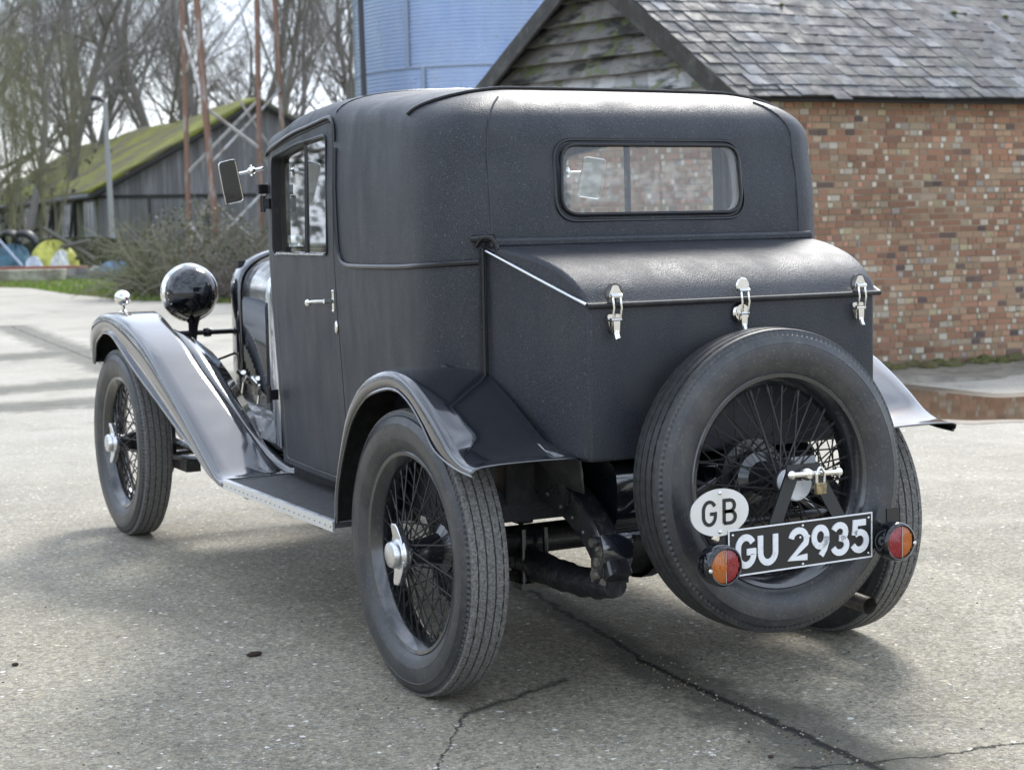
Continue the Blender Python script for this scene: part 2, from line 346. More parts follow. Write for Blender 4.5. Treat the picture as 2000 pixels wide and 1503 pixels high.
# doors
for s, d in zip((-1, 1), doors):
    m = MB()
    X = lambda y, z: s*(tab(HWY, y)*tab(HWZ, z))
    yb = 0 if s < 0 else -.10
    for (y0, z0, y1, z1) in ((1.05+yb, 1.18, 1.045+yb, 1.527), (1.064+yb, 1.18, 1.059+yb, 1.527)): m.tube([(X(y0, z0)-s*.020, y0, z0), (X(y1, z1)-s*.020, y1, z1)], .005 if s < 0 else .008, 6)
    m.build('window_bar', bead_black, d)
    for y0, y1, dx in ((YD[s]+.03, 1.066+yb, .022), (1.044+yb, 1.38, .028)):
        m = MB(); a = X(y0, 1.18)-s*dx; b = X(y1, 1.18)-s*dx
        m.poly([(a, y0, 1.175), (b, y1, 1.175), (b-s*.004, y1, 1.545), (a-s*.004, y0, 1.545)]); m.build('window_pane', side_glass, d, angle=0)
    m = MB(); P = [(X(y, z)+s*.002, y, z) for y, z in rrect([(YD[s]+.06, 1.176), (1.372, 1.172), (1.372, 1.503), (1.1, 1.531), (YD[s]+.06, 1.546)], [.02, .03, .04, 0, .03])]
    m.tube(P, .0035, 6, closed=True); m.build('window_frame', bead_black, d)
    m = MB(); m.tube([(X(y, 1.178)+s*.004, y, 1.178) for y in (.82, .95, 1.1, 1.2, 1.32)], .005, 6); m.build('window_sill', alu, d)
    # handle
    m = MB(); x0 = s*.607
    m.tube([(x0, .765, 1.036), (x0+s*.035, .768, 1.036)], .008, 10); m.tube(spline([(x0+s*.035, .768, 1.036), (x0+s*.038, .82, 1.034), (x0+s*.037, .865, 1.031), (x0+s*.033, .90, 1.027), (x0+s*.03, .915, 1.025)], 4), lambda t: .0055, 10); m.ball((x0+s*.029, .915, 1.026), .0125, 14, 10, (.8, 1.35, 1))
    m.box((x0+s*.003, .765, 1.036), (.006, .016, .07)); m.ball((x0+s*.006, .765, 1.066), .005, 8, 6); m.ball((x0+s*.006, .765, 1.006), .005, 8, 6); m.build('handle', chrome, d)
    m = MB(); m.ball((x0, .757, .955), .016, 12, 8, (.35, .5, 1.3)); m.build('key_plate', chrome, d)
    for z in (.695, 1.345): m = MB(); m.box((s*.585, 1.402, z), (.03, .035, .035)); m.tube([(s*.598, 1.402, z-.028), (s*.598, 1.402, z+.028)], .009, 8); m.build('hinge', bead_black, d)
# windscreen, wiper, dash, steering, seats, floor
m = MB(); m.poly([(-.5, 1.455, 1.19), (.5, 1.455, 1.19), (.5, 1.455, 1.49), (-.5, 1.455, 1.49)]); o = m.build('windscreen', window_glass, car, angle=0)
m = MB(); m.box((0, 1.452, 1.19), (1.01, .02, .015)); m.box((0, 1.452, 1.49), (1.01, .02, .015)); m.box((0, 1.450, 1.34), (.006, .01, .3)); m.build('frame', bead_black, o)
m = MB(); m.box((0, 1.33, 1.09), (1.06, .03, .20)); m.build('dashboard', wood, car, bevel=.005)
m = MB(); th = [2*math.pi*k/32 for k in range(32)]; cc = Vector((.28, 1.0, 1.07)); ax = Vector((0, -.85, .5)).normalized(); v = Vector((0, .5, .85)).normalized()
m.tube([cc+Vector((1, 0, 0))*math.cos(t)*.2+v*math.sin(t)*.2 for t in th], .011, 8, closed=True)
for k in range(4): t = math.pi/4+k*math.pi/2; m.tube([cc, cc+Vector((1, 0, 0))*math.cos(t)*.2+v*math.sin(t)*.2], .007, 6)
m.tube([cc, cc-ax*.45], .015, 8); m.build('steering_wheel', dull_black, car)
for x in (-.28, .28):
    m = MB(); m.box((x, .78, .62), (.48, .48, .16)); m.box((x, .55, .88), (.48, .12, .40), Matrix.Rotation(.18, 3, 'X')); m.build('seat', leather, car, bevel=.04)
m = MB(); m.box((0, .12, .62), (1.02, .44, .18)); m.box((0, .0, .90), (1.0, .12, .42)); m.build('rear_seat', leather, car, bevel=.04)
m = MB(); m.box((0, .66, .468), (1.06, 1.45, .02)); m.build('floor_pan', dull_black, car)
# ---------------------------------------------------------------- trunk
TP = [(-.112, 1.205), (-.17, 1.200), (-.24, 1.190), (-.33, 1.170), (-.39, 1.150), (-.435, 1.127), (-.47, 1.100), (-.492, 1.075), (-.505, 1.058)]
TP = [tuple(p) for p in spline([(y, z, 0) for y, z in TP], 3)]
def tw(y, e=0): return lerp(.53, .452, (y+.10)/(-.40))+e
def seamz(y): return lerp(1.196, 1.058, (y+.112)/(-.388))
m = MB(); zb = .665
A = [(-tw(-.10), -.098, zb), (tw(-.10), -.098, zb), (tw(-.5), -.5, zb), (-tw(-.5), -.5, zb)]; B = [(-tw(-.10), -.098, 1.195), (tw(-.10), -.098, 1.195), (tw(-.5), -.5, 1.056), (-tw(-.5), -.5, 1.056)]
n = m.pts(A+B)
for q in ((3, 2, 1, 0), (4, 5, 6, 7), (0, 1, 5, 4), (1, 2, 6, 5), (2, 3, 7, 6), (3, 0, 4, 7)): m.face([n+i for i in q])
trunk = m.build('luggage_trunk', cloth, car, fixn=True, bevel=.009)
m = MB(); rows = []
for y, z, _ in TP:
    h = tw(y, .007); row = [(-h, y, seamz(y)+.004), (-h, y, max(z-.012, seamz(y)+.005))]
    for k in range(4): a = math.pi/2*k/3; row.append((-h+.012*(1-math.cos(a)), y, max(seamz(y)+.006, z-.012+.012*math.sin(a))))
    row += [(-h*.5, y, z+.001), (0, y, z+.0015)]; rows.append(row+[(-x, yy, zz) for x, yy, zz in reversed(row[:-1])])
m.grid(rows); r0, r1 = rows[0], rows[-1]; m.poly([p for p in r1]); m.poly(list(reversed(r0)))
lid = m.build('lid', cloth, trunk, fixn=True)
for s in (-1, 1): m = MB(); m.tube([(s*tw(-.118, .010), -.118, 1.192), (s*tw(-.5, .011), -.508, 1.060)], .0042, 8); m.build('side_trim', alu, trunk)
m = MB(); m.tube([(-.462, -.511, 1.057), (0, -.512, 1.057), (.462, -.511, 1.057)], .0065, 8); m.build('edge_beading', dull_black, trunk)
m = MB(); m.box((0, -.122, 1.212), (1.06, .035, .026)); m.build('hinge_rail', cloth, trunk, bevel=.008)
for s in (-1, 1):
    m = MB(); m.tube([(s*.541, -.108, z) for z in (.66, .8, 1.0, 1.2)], .0042, 8); m.build('corner_beading', bead_black, trunk)
m = MB(); m.tube(spline([(-.555, -.10, 1.205), (-.550, -.125, 1.226), (-.532, -.145, 1.224), (-.522, -.155, 1.20), (-.525, -.15, 1.175)], 4), .007, 8); m.tube([(-.56, -.085, 1.224), (-.52, -.135, 1.226)], .010, 8); m.build('corner_cap', bead_black, trunk)
for i, x in enumerate((-.385, .003, .388)):
    y = -.513; top = 1.086 if i != 1 else 1.085
    m = MB()
    if i == 1:
        m.lathe([(0, .008), (.018, .008), (.021, .004), (.021, 0)], 20, (x, y+.003, 1.092), (0, -1, 0)); m.lathe([(0, .010), (.022, .010), (.026, .005), (.026, 0)], 24, (x, y+.010, 1.022), (0, -1, 0))
    else:
        m.prism(rrect([(x-.022, 1.074), (x+.022, 1.074), (x+.008, 1.106), (x-.008, 1.106)], .008, 3), lambda a, z: (a, y+.004, z), lambda a, z: (a, y-.005, z))
        m.prism(rrect([(x-.010, .990), (x+.010, .990), (x+.020, 1.034), (x-.020, 1.034)], .006, 3), lambda a, z: (a, y+.014, z), lambda a, z: (a, y+.004, z))
    m.tube([(x-.016, y-.008, 1.079), (x+.016, y-.008, 1.079)], .006, 8)
    for sx in (-.011, .011): m.tube([(x+sx, y-.010, 1.082), (x+sx, y-.016, 1.05), (x+sx, y-.008, 1.020)], .0026, 6)
    m.tube([(x-.015, y-.006, 1.020), (x+.015, y-.006, 1.020)], .005, 8)
    m.prism(rrect([(x-.010, 1.024), (x+.010, 1.024), (x+.008, .988), (x-.008, .988)], .003, 2), lambda a, z: (a, y-.002, z), lambda a, z: (a, y-.010, z))
    m.tube([(x, y-.006, .992), (x, y-.012, .978), (x, y-.016, .972)], .0065, 8)
    m.build('latch', chrome, trunk, fixn=True)
for x in (-.385, .388): m = MB(); m.lathe([(0, .003), (.026, .003), (.026, 0)], 20, (x, -.509, 1.085), (0, -1, 0)); m.build('latch_patch', black_paint, trunk)
# ---------------------------------------------------------------- scuttle, bonnet, radiator
def arch(y, hw, z0, zs, zt, n=10, flare=0.):
    row = [(-hw-flare, y, z0), (-hw, y, lerp(z0, zs, .5)), (-hw, y, zs)]
    for k in range(1, n+1):
        a = math.pi/2*k/n; row.append((-hw*math.cos(a)**.8, y, zs+(zt-zs)*math.sin(a)**.9))
    return row+[(-x, yy, zz) for x, yy, zz in reversed(row[:-1])]
m = MB(); m.grid([arch(y, hw, .50, zs, zt) for y, hw, zs, zt in ((1.44, .545, 1.02, 1.20), (1.56, .52, 1.02, 1.195), (1.70, .475, 1.02, 1.19), (1.80, .440, 1.015, 1.185))]); m.build('scuttle', bonnet_m, car, solid=.004)
m = MB(); m.grid([arch(y, hw, .56, zs, zt) for y, hw, zs, zt in ((1.805, .436, 1.015, 1.185), (2.0, .386, 1.01, 1.178), (2.2, .338, 1.01, 1.172), (2.4, .299, 1.01, 1.165), (2.60, .264, 1.01, 1.16))]); bon = m.build('bonnet', bonnet_m, car, solid=.004)
for s in (-1, 1):
    m = MB()
    for k in range(14):
        y = 1.90+k*.046; x = tab([(1.8, .438), (2.0, .387), (2.2, .339), (2.4, .300), (2.6, .265)], y)
        m.tube([(s*(x+.001), y, .64), (s*(x+.008), y, .66), (s*(x+.008), y, .97), (s*(x+.001), y, .985)], .011, 6)
    m.build('louvres', black_paint, bon)
    x = s*.325
    for y in (2.42, 2.12):
        m = MB(); m.ball((x*(1.0 if y > 2.2 else 1.14), y, .66), .018, 10, 8); 
        for dy in (-.03, .03): m.tube([(x*(1.02 if y > 2.2 else 1.16), y, .66), (x*(1.06 if y > 2.2 else 1.2), y+dy, .69)], lambda t: .005+.006*t, 8)
        m.tube([(x*(1.02 if y > 2.2 else 1.14), y, .66), (x*(1.05 if y > 2.2 else 1.17), y+.01, .58)], .006, 6)
        m.build('bonnet_catch', chrome, bon)
m = MB(); m.grid([arch(y, hw, .50, 1.01, zt) for y, hw, zt in ((2.605, .272, 1.172), (2.62, .279, 1.180), (2.70, .279, 1.180), (2.73, .268, 1.165))]); rad = m.build('radiator', black_paint, car, solid=.01)
m = MB(); m.box((0, 2.69, .83), (.50, .02, .60)); m.build('core', dull_black, rad)
m = MB(); m.lathe([(0, .05), (.03, .05), (.034, .03), (.028, .012), (.035, 0)], 20, (0, 2.66, 1.18), (0, 0, 1)); m.build('cap', chrome, rad)
m = MB()
for s in (-1, 1):
    m.grid([[(s*x0, y, z0) for x0, z0 in ((.30+.10*(2.6-y)/1.1, .60), (.36+.10*(2.6-y)/1.1, .575), (.42+.1*(2.6-y)/1.1, .50), (.45, .44))] for y in (1.5, 1.8, 2.1, 2.4, 2.6, 2.75)])
m.build('engine_valance', chassis_black, car, solid=.003)
# ---------------------------------------------------------------- wings
def wing(name, S, K, XI, s, xo=.768, crown=.012, n=5, drop=.09, mat_=None, outflare=None):
    Sp = spline([(0, y, z) for y, z in S], n); Kp = spline([(0, y, z) for y, z in K], n); Xp = spline([(x, 0, 0) for x in XI], n); rows = []
    for i, (a, k, xi) in enumerate(zip(Sp, Kp, Xp)):
        t = Sp[min(i+1, len(Sp)-1)]-Sp[max(i-1, 0)]; t.normalize(); nn = Vector((0, -t.z, t.y))
        if nn.dot(a-k) < 0: nn = -nn
        X = xo; x1 = xi.x; row = []
        def P(x, p): return (s*x, p.y, p.z)
        lo = k; kk = a-(a-k).normalized()*min(.016, (a-k).length*.6)
        if (lo-a).length < .022: lo = a-nn*.022; kk = a-nn*.012
        row += [P(X-.002, lo), P(X+.004, lo.lerp(kk, .5)), P(X+.003, kk), P(X-.001, kk.lerp(a, .7)), P(X-.008, a), P(X-.020, a+nn*.003)]
        for q in (.2, .4, .6, .8, .93): row.append(P(lerp(X-.015, x1, q), a+nn*.003+nn*crown*math.sin(math.pi*(q*.9+.1))))
        row += [P(x1, a-nn*.006), P(x1-.006, a-nn*drop*.5), P(x1-.012, a-nn*drop)]
        rows.append(row)
    m = MB(); m.grid(rows); o = m.build(name, [black_paint, dull_black], car, solid=.003, fixn=True, angle=60); o.modifiers['s'].material_offset = 1
    m = MB(); m.tube([r[0] for r in rows], .0045, 6); m.build('rolled_edge', mat_ or black_paint, o)
    return o, rows
SR = [(.430, .412), (.411, .521), (.332, .713), (.236, .812), (.116, .864), (0, .880), (-.105, .861), (-.207, .808), (-.291, .753), (-.355, .707), (-.422, .682), (-.485, .676)]
KR = [(.405, .412), (.382, .535), (.292, .700), (.195, .782), (.095, .818), (-.018, .832), (-.110, .805), (-.185, .755), (-.250, .700), (-.320, .675), (-.395, .661), (-.470, .655)]
XR = [.55, .55, .56, .56, .55, .53, .52, .51, .50, .485, .475, .47]
SF = [(3.095, .71), (3.135, .775), (3.115, .845), (3.05, .892), (2.95, .916), (2.80, .924), (2.62, .905), (2.45, .865), (2.28, .808), (2.10, .723), (1.91, .628), (1.74, .541), (1.576, .458), (1.48, .416), (1.42, .410)]
KF = [(3.07, .705), (3.05, .74), (3.03, .79), (2.98, .82), (2.90, .842), (2.78, .836), (2.62, .775), (2.45, .712), (2.28, .655), (2.10, .596), (1.91, .533), (1.74, .478), (1.59, .418), (1.49, .398), (1.42, .392)]
XF = [.52, .52, .53, .535, .54, .56, .585, .598, .600, .595, .575, .56, .545, .52, .50]
for s in (-1, 1):
    o, rows = wing('rear_wing', SR, KR, XR, s, crown=.004)
    m = MB()  # splash apron between wing and trunk
    P0 = [(-.02, .862, .545), (-.12, .842, .535), (-.22, .785, .53), (-.32, .715, .53), (-.40, .685, .53), (-.455, .676, .53)]
    P1 = [(-.09, .835, .53), (-.16, .80, .505), (-.25, .745, .485), (-.34, .700, .468), (-.41, .678, .452), (-.46, .668, .44)]
    m.grid([[(s*a[2], a[0], a[1]+.006), (s*(a[2]+b[2])/2, (a[0]+b[0])/2, (a[1]+b[1])/2+.004), (s*b[2], b[0], b[1])] for a, b in zip(P0, P1)]); m.build('splash_apron', black_paint, o, solid=.003, fixn=True)
    m = MB(); m.tube(spline([(s*.60, .36, .80), (s*.605, .28, .868), (s*.61, .14, .892), (s*.615, .02, .893), (s*.60, -.06, .872)], 5), .006, 6); m.build('welting', bead_black, o)
    fw, rows = wing('front_wing', SF, KF, XF, s, drop=.10, crown=.001)
    m = MB(); rr = [r[-1] for r in rows]
    half = [r for r in rows if r[0][1] < 2.5]; g = []
    for r in half:
        a = Vector(r[-3]); tt = max(0, min(1, (2.5-a.y)/1.0)); b = Vector((s*.44, a.y, max(.42, a.z-.10-.04*tt))); g.append([a, a.lerp(b, .5)+Vector((0, 0, .012)), b])
    m.grid(g); m.build('inner_valance', black_paint, fw, solid=.003, fixn=True)
    # side lamp on the wing
    x = s*.662; y0 = 2.97
    m = MB(); m.lathe([(0, -.055), (.012, -.052), (.026, -.035), (.033, -.010), (.034, .01), (.028, .018), (0, .022)], 24, (x, y0, .982), (0, 1, 0)); m.tube([(x, y0, .915), (x, y0, .95)], .008, 10); m.lathe([(.022, 0), (.018, .008), (.010, .014)], 16, (x, y0, .917), (0, 0, 1)); sl = m.build('side_lamp', chrome, car)
    m = MB(); m.ball((x, y0-.056, .984), .005, 8, 6); m.build('tell_tale', red, sl)
    # running board
    m = MB(); m.box((s*.634, .93, .400), (.262, .985, .016)); rb = m.build('running_board', mat_rubber, car)
    m = MB(); m.box((s*.7655, .93, .397), (.007, .99, .030)); m.box((s*.757, .93, .4105), (.014, .99, .005)); m.box((s*.634, 1.425, .4105), (.25, .010, .005)); m.build('edge_strip', satin_alu, rb)
    for k in range(24): m = MB(); m.ball((s*.7695, .45+k*.042, .396), .0020, 6, 4); m.build('rivet', dull_black, rb)
    for y in (.62, 1.28): m = MB(); m.box((s*.60, y, .378), (.28, .035, .03)); m.build('bracket', chassis_black, rb, bevel=.004)
    m = MB(); m.box((s*.50, .93, .44), (.01, 1.0, .10)); m.build('sill_valance', dull_black, car)
# ---------------------------------------------------------------- wheels (local x = outward, centre at origin)
def make_wheel(name, tread_mat):
    # rim and spokes
    m = MB()
    m.lathe([(.262, .047), (.272, .050), (.277, .046), (.275, .041), (.268, .038), (.258, .036), (.250, .022), (.246, .015), (.246, -.015), (.250, -.022), (.258, -.036), (.275, -.041), (.277, -.046), (.270, -.050), (.256, -.040), (.244, -.024), (.240, -.015), (.240, .015), (.244, .024), (.256, .040), (.262, .047)], 96)
    wheel = m.build(name, rim_m, car)
    m = MB(); H = lambda r, a, x: Vector((x, r*math.cos(a), r*math.sin(a)))
    n = 15
    for k in range(n):                       # outer row: from the nose of the hub, crossing in pairs
        a = 2*math.pi*k/n
        for sg in (-1, 1):
            hub = H(.030, a+sg*.9, .062 if sg > 0 else .055); rim = H(.245, a+sg*.06+(.10 if sg > 0 else 0), .010)
            m.tube([hub, rim], .0023, 5, cap=False); d = (rim-hub).normalized(); m.tube([rim-d*.022, rim], .0040, 5, cap=False)
    n = 18
    for k in range(n):                       # inner row from the broad flange
        a = 2*math.pi*(k+.5)/n
        for sg in (-1, 1):
            hub = H(.062, a+sg*1.15, -.060 if sg > 0 else -.052); rim = H(.245, a+sg*.07, -.010)
            m.tube([hub, rim], .0023, 5, cap=False); d = (rim-hub).normalized(); m.tube([rim-d*.022, rim], .0040, 5, cap=False)
    m.build('spokes', spoke_m, wheel)
    m = MB(); m.lathe([(0, .068), (.034, .066), (.038, .055), (.033, .045), (.036, 0), (.045, -.035), (.068, -.048), (.072, -.06), (.060, -.07), (0, -.07)], 32); m.build('hub', rim_m, wheel)
    # tyre
    m = MB(); n = 300
    prof = [(.268, .040), (.277, .050), (.290, .058), (.306, .0645), (.309, .0655), (.3095, .0648), (.312, .0653), (.328, .0675), (.343, .0672), (.3475, .0668), (.3485, .0676), (.352, .0662), (.3535, .0652), (.362, .0622), (.368, .0592)]
    mid = [(.3715, .0570), (.3790, .0540)]
    tr = [(.3835, .0505), (.3850, .0470), (.3855, .0385), (.3790, .0372), (.3790, .0340), (.3870, .0328), (.3880, .0150), (.3815, .0138), (.3815, .0108), (.3885, .0096)]
    half = prof+mid+tr; full = half+[(r, -x) for r, x in reversed(half)]; tr0 = len(prof)+len(mid)-1; rows = []
    for i, (r, x) in enumerate(full):
        j = i if i < len(half) else len(full)-1-i; row = []
        for k in range(n):
            a = 2*math.pi*k/n; rr = r; xx = x
            if j in (len(prof), len(prof)+1): rr -= .0032 if k % 2 else 0; xx -= (.0028 if x > 0 else -.0028)*(k % 2)
            if j in (len(prof)+4, len(prof)+7): xx += (.0018 if (k*7919 % 5) < 2 else 0)*(1 if x > 0 else -1)*(1 if j == len(prof)+7 else -1)
            row.append((xx, rr*math.cos(a), rr*math.sin(a)))
        rows.append(row)
    b = [m.pts(r) for r in rows]
    for i in range(len(rows)-1):
        m.m = 1 if tr0 <= i < len(rows)-1-tr0 else 0
        for k in range(n): q = (k+1) % n; m.face((b[i]+k, b[i]+q, b[i+1]+q, b[i+1]+k))
    ty = m.build('tyre', [rubber, tread_mat], wheel, angle=28, fixn=True)
    return wheel
def add_nut(wheel):
    m = MB(); m.lathe([(0, .111), (.020, .110), (.033, .106), (.037, .100), (.038, .085), (.046, .080), (.048, .066), (.046, .060), (0, .06)], 36)
    for sg in (-1, 1):
        pl = [(-.040, .016*sg), (-.026, .046*sg), (-.019, .074*sg), (-.012, .083*sg), (.012, .083*sg), (.019, .074*sg), (.026, .046*sg), (.040, .016*sg)]
        def F(dx): return lambda y, z: (dx+ .012*max(0, (abs(z)-.05)/.05), y, z)
        m.prism(pl, F(.066), F(.085))
    return m.build('hub_nut', alu, wheel, fixn=True, bevel=.003)
def add_drum(wheel):
    m = MB(); m.lathe([(0, -.055), (.075, -.058), (.120, -.066), (.150, -.075), (.155, -.085), (.153, -.12), (.165, -.125), (.165, -.14), (0, -.142)], 48); return m.build('brake_drum', chassis_black, wheel)
RT = .388; TW = .678
w0 = make_wheel('wheel', tread); add_nut(w0); add_drum(w0)
def place_wheel(wh, x, y, left, rot=0): wh.location = (x, y, RT); wh.rotation_euler = (rot, 0, math.pi if left else 0)
place_wheel(w0, -TW, 0, True, 0.06)
for x, y, l, r in ((-TW, 2.86, True, -.05), (TW, 2.86, False, .3), (TW, 0, False, .9)):
    place_wheel(copy_tree(w0, car), x, y, l, r)
# white balance mark on right rear tyre
# spare
sp = make_wheel('spare_wheel', clean_tread)
sp.matrix_world = Matrix.Translation((0.008, -.624, .600)) @ Matrix.Rotation(-.045, 4, 'X') @ Matrix.Rotation(-math.pi/2, 4, 'Z')
m = MB(); m.lathe([(0, .113), (.043, .112), (.046, .108), (.046, .10), (.030, .095), (.030, .06)], 40); m.build('hub_plate', silver, sp)
m = MB(); m.lathe([(.10, -.10), (.10, -.075), (.05, -.07), (.05, -.045), (0, -.045)], 40); m.tube([(-.115, 0, 0), (-.05, 0, 0)], .06, 24); m.build('carrier', chassis_black, car).matrix_world = sp.matrix_world.copy()
# clamp handle, padlock, A-shaped bracket, plate ------------------------------------------------
PY = -.790
def F(dy): return lambda x, z: (x, PY+dy, z)
m = MB(); YB = -.768
def FB(dy): return lambda x, z: (x, YB+dy-(.66-z)*.10, z)
m.prism([(-.052, .658), (.052, .655), (.055, .615), (-.052, .618)], FB(0), FB(.006))
m.prism([(-.052, .64), (-.022, .618), (-.085, .500), (-.125, .500)], FB(.0005), FB(.0065)); m.prism([(.055, .64), (.13, .500), (.090, .500), (.022, .618)], FB(.0005), FB(.0065))
m.build('plate_bracket', plate_black, car, fixn=True)
m = MB(); ya = YB-.022
m.tube([(-.050, ya, .636), (.085, ya, .632)], .0072, 12); m.ball((-.055, ya, .636), .0125, 14, 10); m.ball((.090, ya, .632), .0125, 14, 10); m.lathe([(.012, 0), (.018, .008), (.016, .02), (.011, .028), (0, .03)], 20, (.0, YB, .634), (0, -1, 0)); m.build('clamp_handle', chrome, car)
m = MB(); m.box((.026, ya-.012, .598), (.030, .014, .030)); pk = m.build('padlock', brass, car, bevel=.003)
m = MB(); m.tube(spline([(.015, ya-.012, .612), (.015, ya-.012, .636), (.026, ya-.012, .650), (.037, ya-.012, .636), (.037, ya-.012, .612)], 4), .0035, 8); m.build('shackle', chrome, pk)
# number plate
x0, x1, z0, z1 = -.248, .203, .404, .520
PL = lambda dy: (lambda x, z: (x, PY+dy+(x+.02)*.02, z))
m = MB(); m.prism([(x0, z0), (x1, z0), (x1, z1), (x0, z1)], PL(0), PL(.003)); m.prism([(x0-.04, z0+.02), (x0+.02, z0+.02), (x0+.02, z1-.004), (x0-.0, z1-.004), (x0-.05, z0+.07)], PL(.0035), PL(.0055)); m.prism([(x1-.02, z0+.012), (x1+.05, z0+.028), (x1+.045, z0+.075), (x1-.02, z1-.002)], PL(.0035), PL(.0055))
plate = m.build('number_plate', plate_black, car, fixn=True)
m = MB(); t = .0038
for pl in ([(x0, z0), (x1, z0), (x1, z0+t), (x0, z0+t)], [(x0, z1-t), (x1, z1-t), (x1, z1), (x0, z1)], [(x0, z0+t), (x0+t, z0+t), (x0+t, z1-t), (x0, z1-t)], [(x1-t, z0+t), (x1, z0+t), (x1, z1-t), (x1-t, z1-t)]): m.prism(pl, PL(-.0015), PL(-.0002))
m.build('border', silver, plate, fixn=True)
def arc(cx, cy, rx, ry, a0, a1, n=12): return [(cx+rx*math.cos(math.radians(a0+(a1-a0)*k/n)), cy+ry*math.sin(math.radians(a0+(a1-a0)*k/n))) for k in range(n+1)]
GL = {'G': [arc(.5, .62, .5, .38, 28, 180)+[(0, .38)]+arc(.5, .38, .5, .38, 180, 360)[1:]+[(1, .47), (.56, .47)]],
      'U': [[(0, 1), (0, .38)]+arc(.5, .38, .5, .38, 180, 360)+[(1, 1)]],
      '2': [arc(.5, .66, .5, .34, 168, -25, 14)+[(.04, .0), (1.05, .0)]],
      '9': [arc(.5, .66, .5, .34, 0, 360, 20), [(1, .66), (.98, .45), (.82, .20), (.55, -.03)]],
      '3': [arc(.46, .74, .46, .26, 160, -80, 12), arc(.48, .25, .52, .27, 95, -165, 14)],
      '5': [[(.95, 1), (.14, 1), (.08, .55)], arc(.46, .31, .54, .33, 130, -155, 16)],
      'B': [[(0, 0), (0, 1), (.5, 1)]+arc(.5, .755, .42, .245, 90, -90)[1:]+[(0, .51)], [(0, .51), (.5, .51)]+arc(.5, .255, .5, .255, 90, -90)[1:]+[(0, 0)]]}
def glyph(m, ch, ox, oz, gw, gh, wd, F0, F1, slope=0.):
    for st in GL[ch]:
        P = [Vector((ox+wd/2+x*(gw-wd), oz+wd/2+y*(gh-wd)+slope*x)) for x, y in st]
        P = [p for i, p in enumerate(P) if i == 0 or (p-P[i-1]).length > 1e-5]
        cl = (P[0]-P[-1]).length < 1e-4; L_, R__ = [], []
        for i, p in enumerate(P):
            a = P[i-1] if i > 0 else (P[-2] if cl else p); b = P[i+1] if i < len(P)-1 else (P[1] if cl else p)
            d0 = (p-a).normalized() if (p-a).length > 1e-6 else (b-p).normalized(); d1 = (b-p).normalized() if (b-p).length > 1e-6 else d0
            tt = (d0+d1).normalized(); nn = Vector((-tt.y, tt.x)); k = wd/2/max(.6, nn.dot(Vector((-d0.y, d0.x)))); L_.append(p+nn*k); R__.append(p-nn*k)
        rows = [[F0(*l), F1(*l), F1(*r), F0(*r)] for l, r in zip(L_, R__)]; m.grid(rows, True)
        if not cl: m.poly(rows[0]); m.poly(list(reversed(rows[-1])))
def lift(): 
    lift.k += .00022; return lift.k
lift.k = 0
m = MB()
for ch, ox, gw in (('G', -.227, .062), ('U', -.160, .062), ('2', -.066, .064), ('9', .006, .056), ('3', .068, .058), ('5', .132, .058)):
    glyph(m, ch, ox, z0+.017, gw, .084, .0160, PL(-.0002), PL(-.0026-lift()))
m.build('lettering', silver, plate, fixn=True)
m = MB()
for x, z in ((x0+.014, z0+.012), (x0+.014, z1-.014), (x1-.012, z0+.012), (x1-.012, z1-.014), (-.02, z1-.012), (-.02, z0+.008), (-.028, z0+.075), (.0, z0+.075)): m.ball((x, PY-.001+(x+.02)*.02, z), .0035, 8, 6, (1, .5, 1))
m.build('screw_heads', alu, plate)
# country badge
cx, cz, yb = -.2705, .5655, PY-.004
FBd = lambda dy: (lambda x, z: (x, yb+dy, z))
m = MB(); m.prism(arc(cx, cz, .0845, .0575, 0, 360-9, 39), FBd(0), FBd(.003)); bd = m.build('country_badge', satin_alu, car, fixn=True)
m = MB(); glyph(m, 'G', cx-.052, cz-.032, .043, .064, .0085, FBd(-.0002), FBd(-.0014)); glyph(m, 'B', cx+.008, cz-.032, .041, .064, .0085, FBd(-.0002), FBd(-.0016)); m.build('badge_lettering', plate_black, bd, fixn=True)
m = MB()
for dz in (-.047, .047): m.ball((cx, yb-.001, cz+dz), .0052, 10, 6, (1, .7, 1))
m.build('rivets', alu, bd)
# tail lamps
for s in (-1, 1):
    x = -.291 if s < 0 else .253; z = .445 if s < 0 else .444; yl = PY-.040 if s < 0 else PY-.030
    m = MB(); m.lathe([(0, -.045), (.030, -.044), (.046, -.034), (.050, -.015), (.050, .010), (.0475, .016), (.044, .019), (.0415, .018), (.041, .012)], 40, (x, yl, z), (0, -1, 0)); tl = m.build('tail_lamp', lamp_paint, car)
    split = x + (0.003 if s < 0 else .006)
    for nm, mt, a0, a1, lft in (('amber_lens', amber, 90, 270, s < 0), ('red_lens', red, -90, 90, s < 0)):
        if s > 0: a0, a1 = ((-90, 90) if nm == 'amber_lens' else (90, 270))
        m = MB(); rows = []
        for i in range(17):
            r = .0405*i/16; row = []
            for k in range(61):
                a = math.radians(lerp(a0, a1, k/60)); px = x+r*math.cos(a); pz = z+r*math.sin(a)
                row.append((px, yl-.0195+.006*(r/.0405)**2+(.0016*math.sin(px*2*math.pi/.0062)), pz))
            rows.append(row)
        m.grid(rows); m.build(nm, mt, tl, angle=60, fixn=True)
    m = MB(); m.box((x+s*.002, yl-.0185, z), (.0012, .004, .080)); 
    for aa in (180,) if s < 0 else (0,): m.lathe([(0, .021), (.004, .0205), (.0055, .018)], 12, (x+.045*math.cos(math.radians(aa)), yl, z-.006), (0, -1, 0))
    m.build('lens_screw', alu, tl)
m = MB(); m.box((.285, PY+.022, .475), (.05, .004, .09), Matrix.Rotation(.2, 3, 'Z')); m.box((.24, PY+.006, .455), (.07, .004, .05)); m.build('lamp_bracket', plate_black, car)
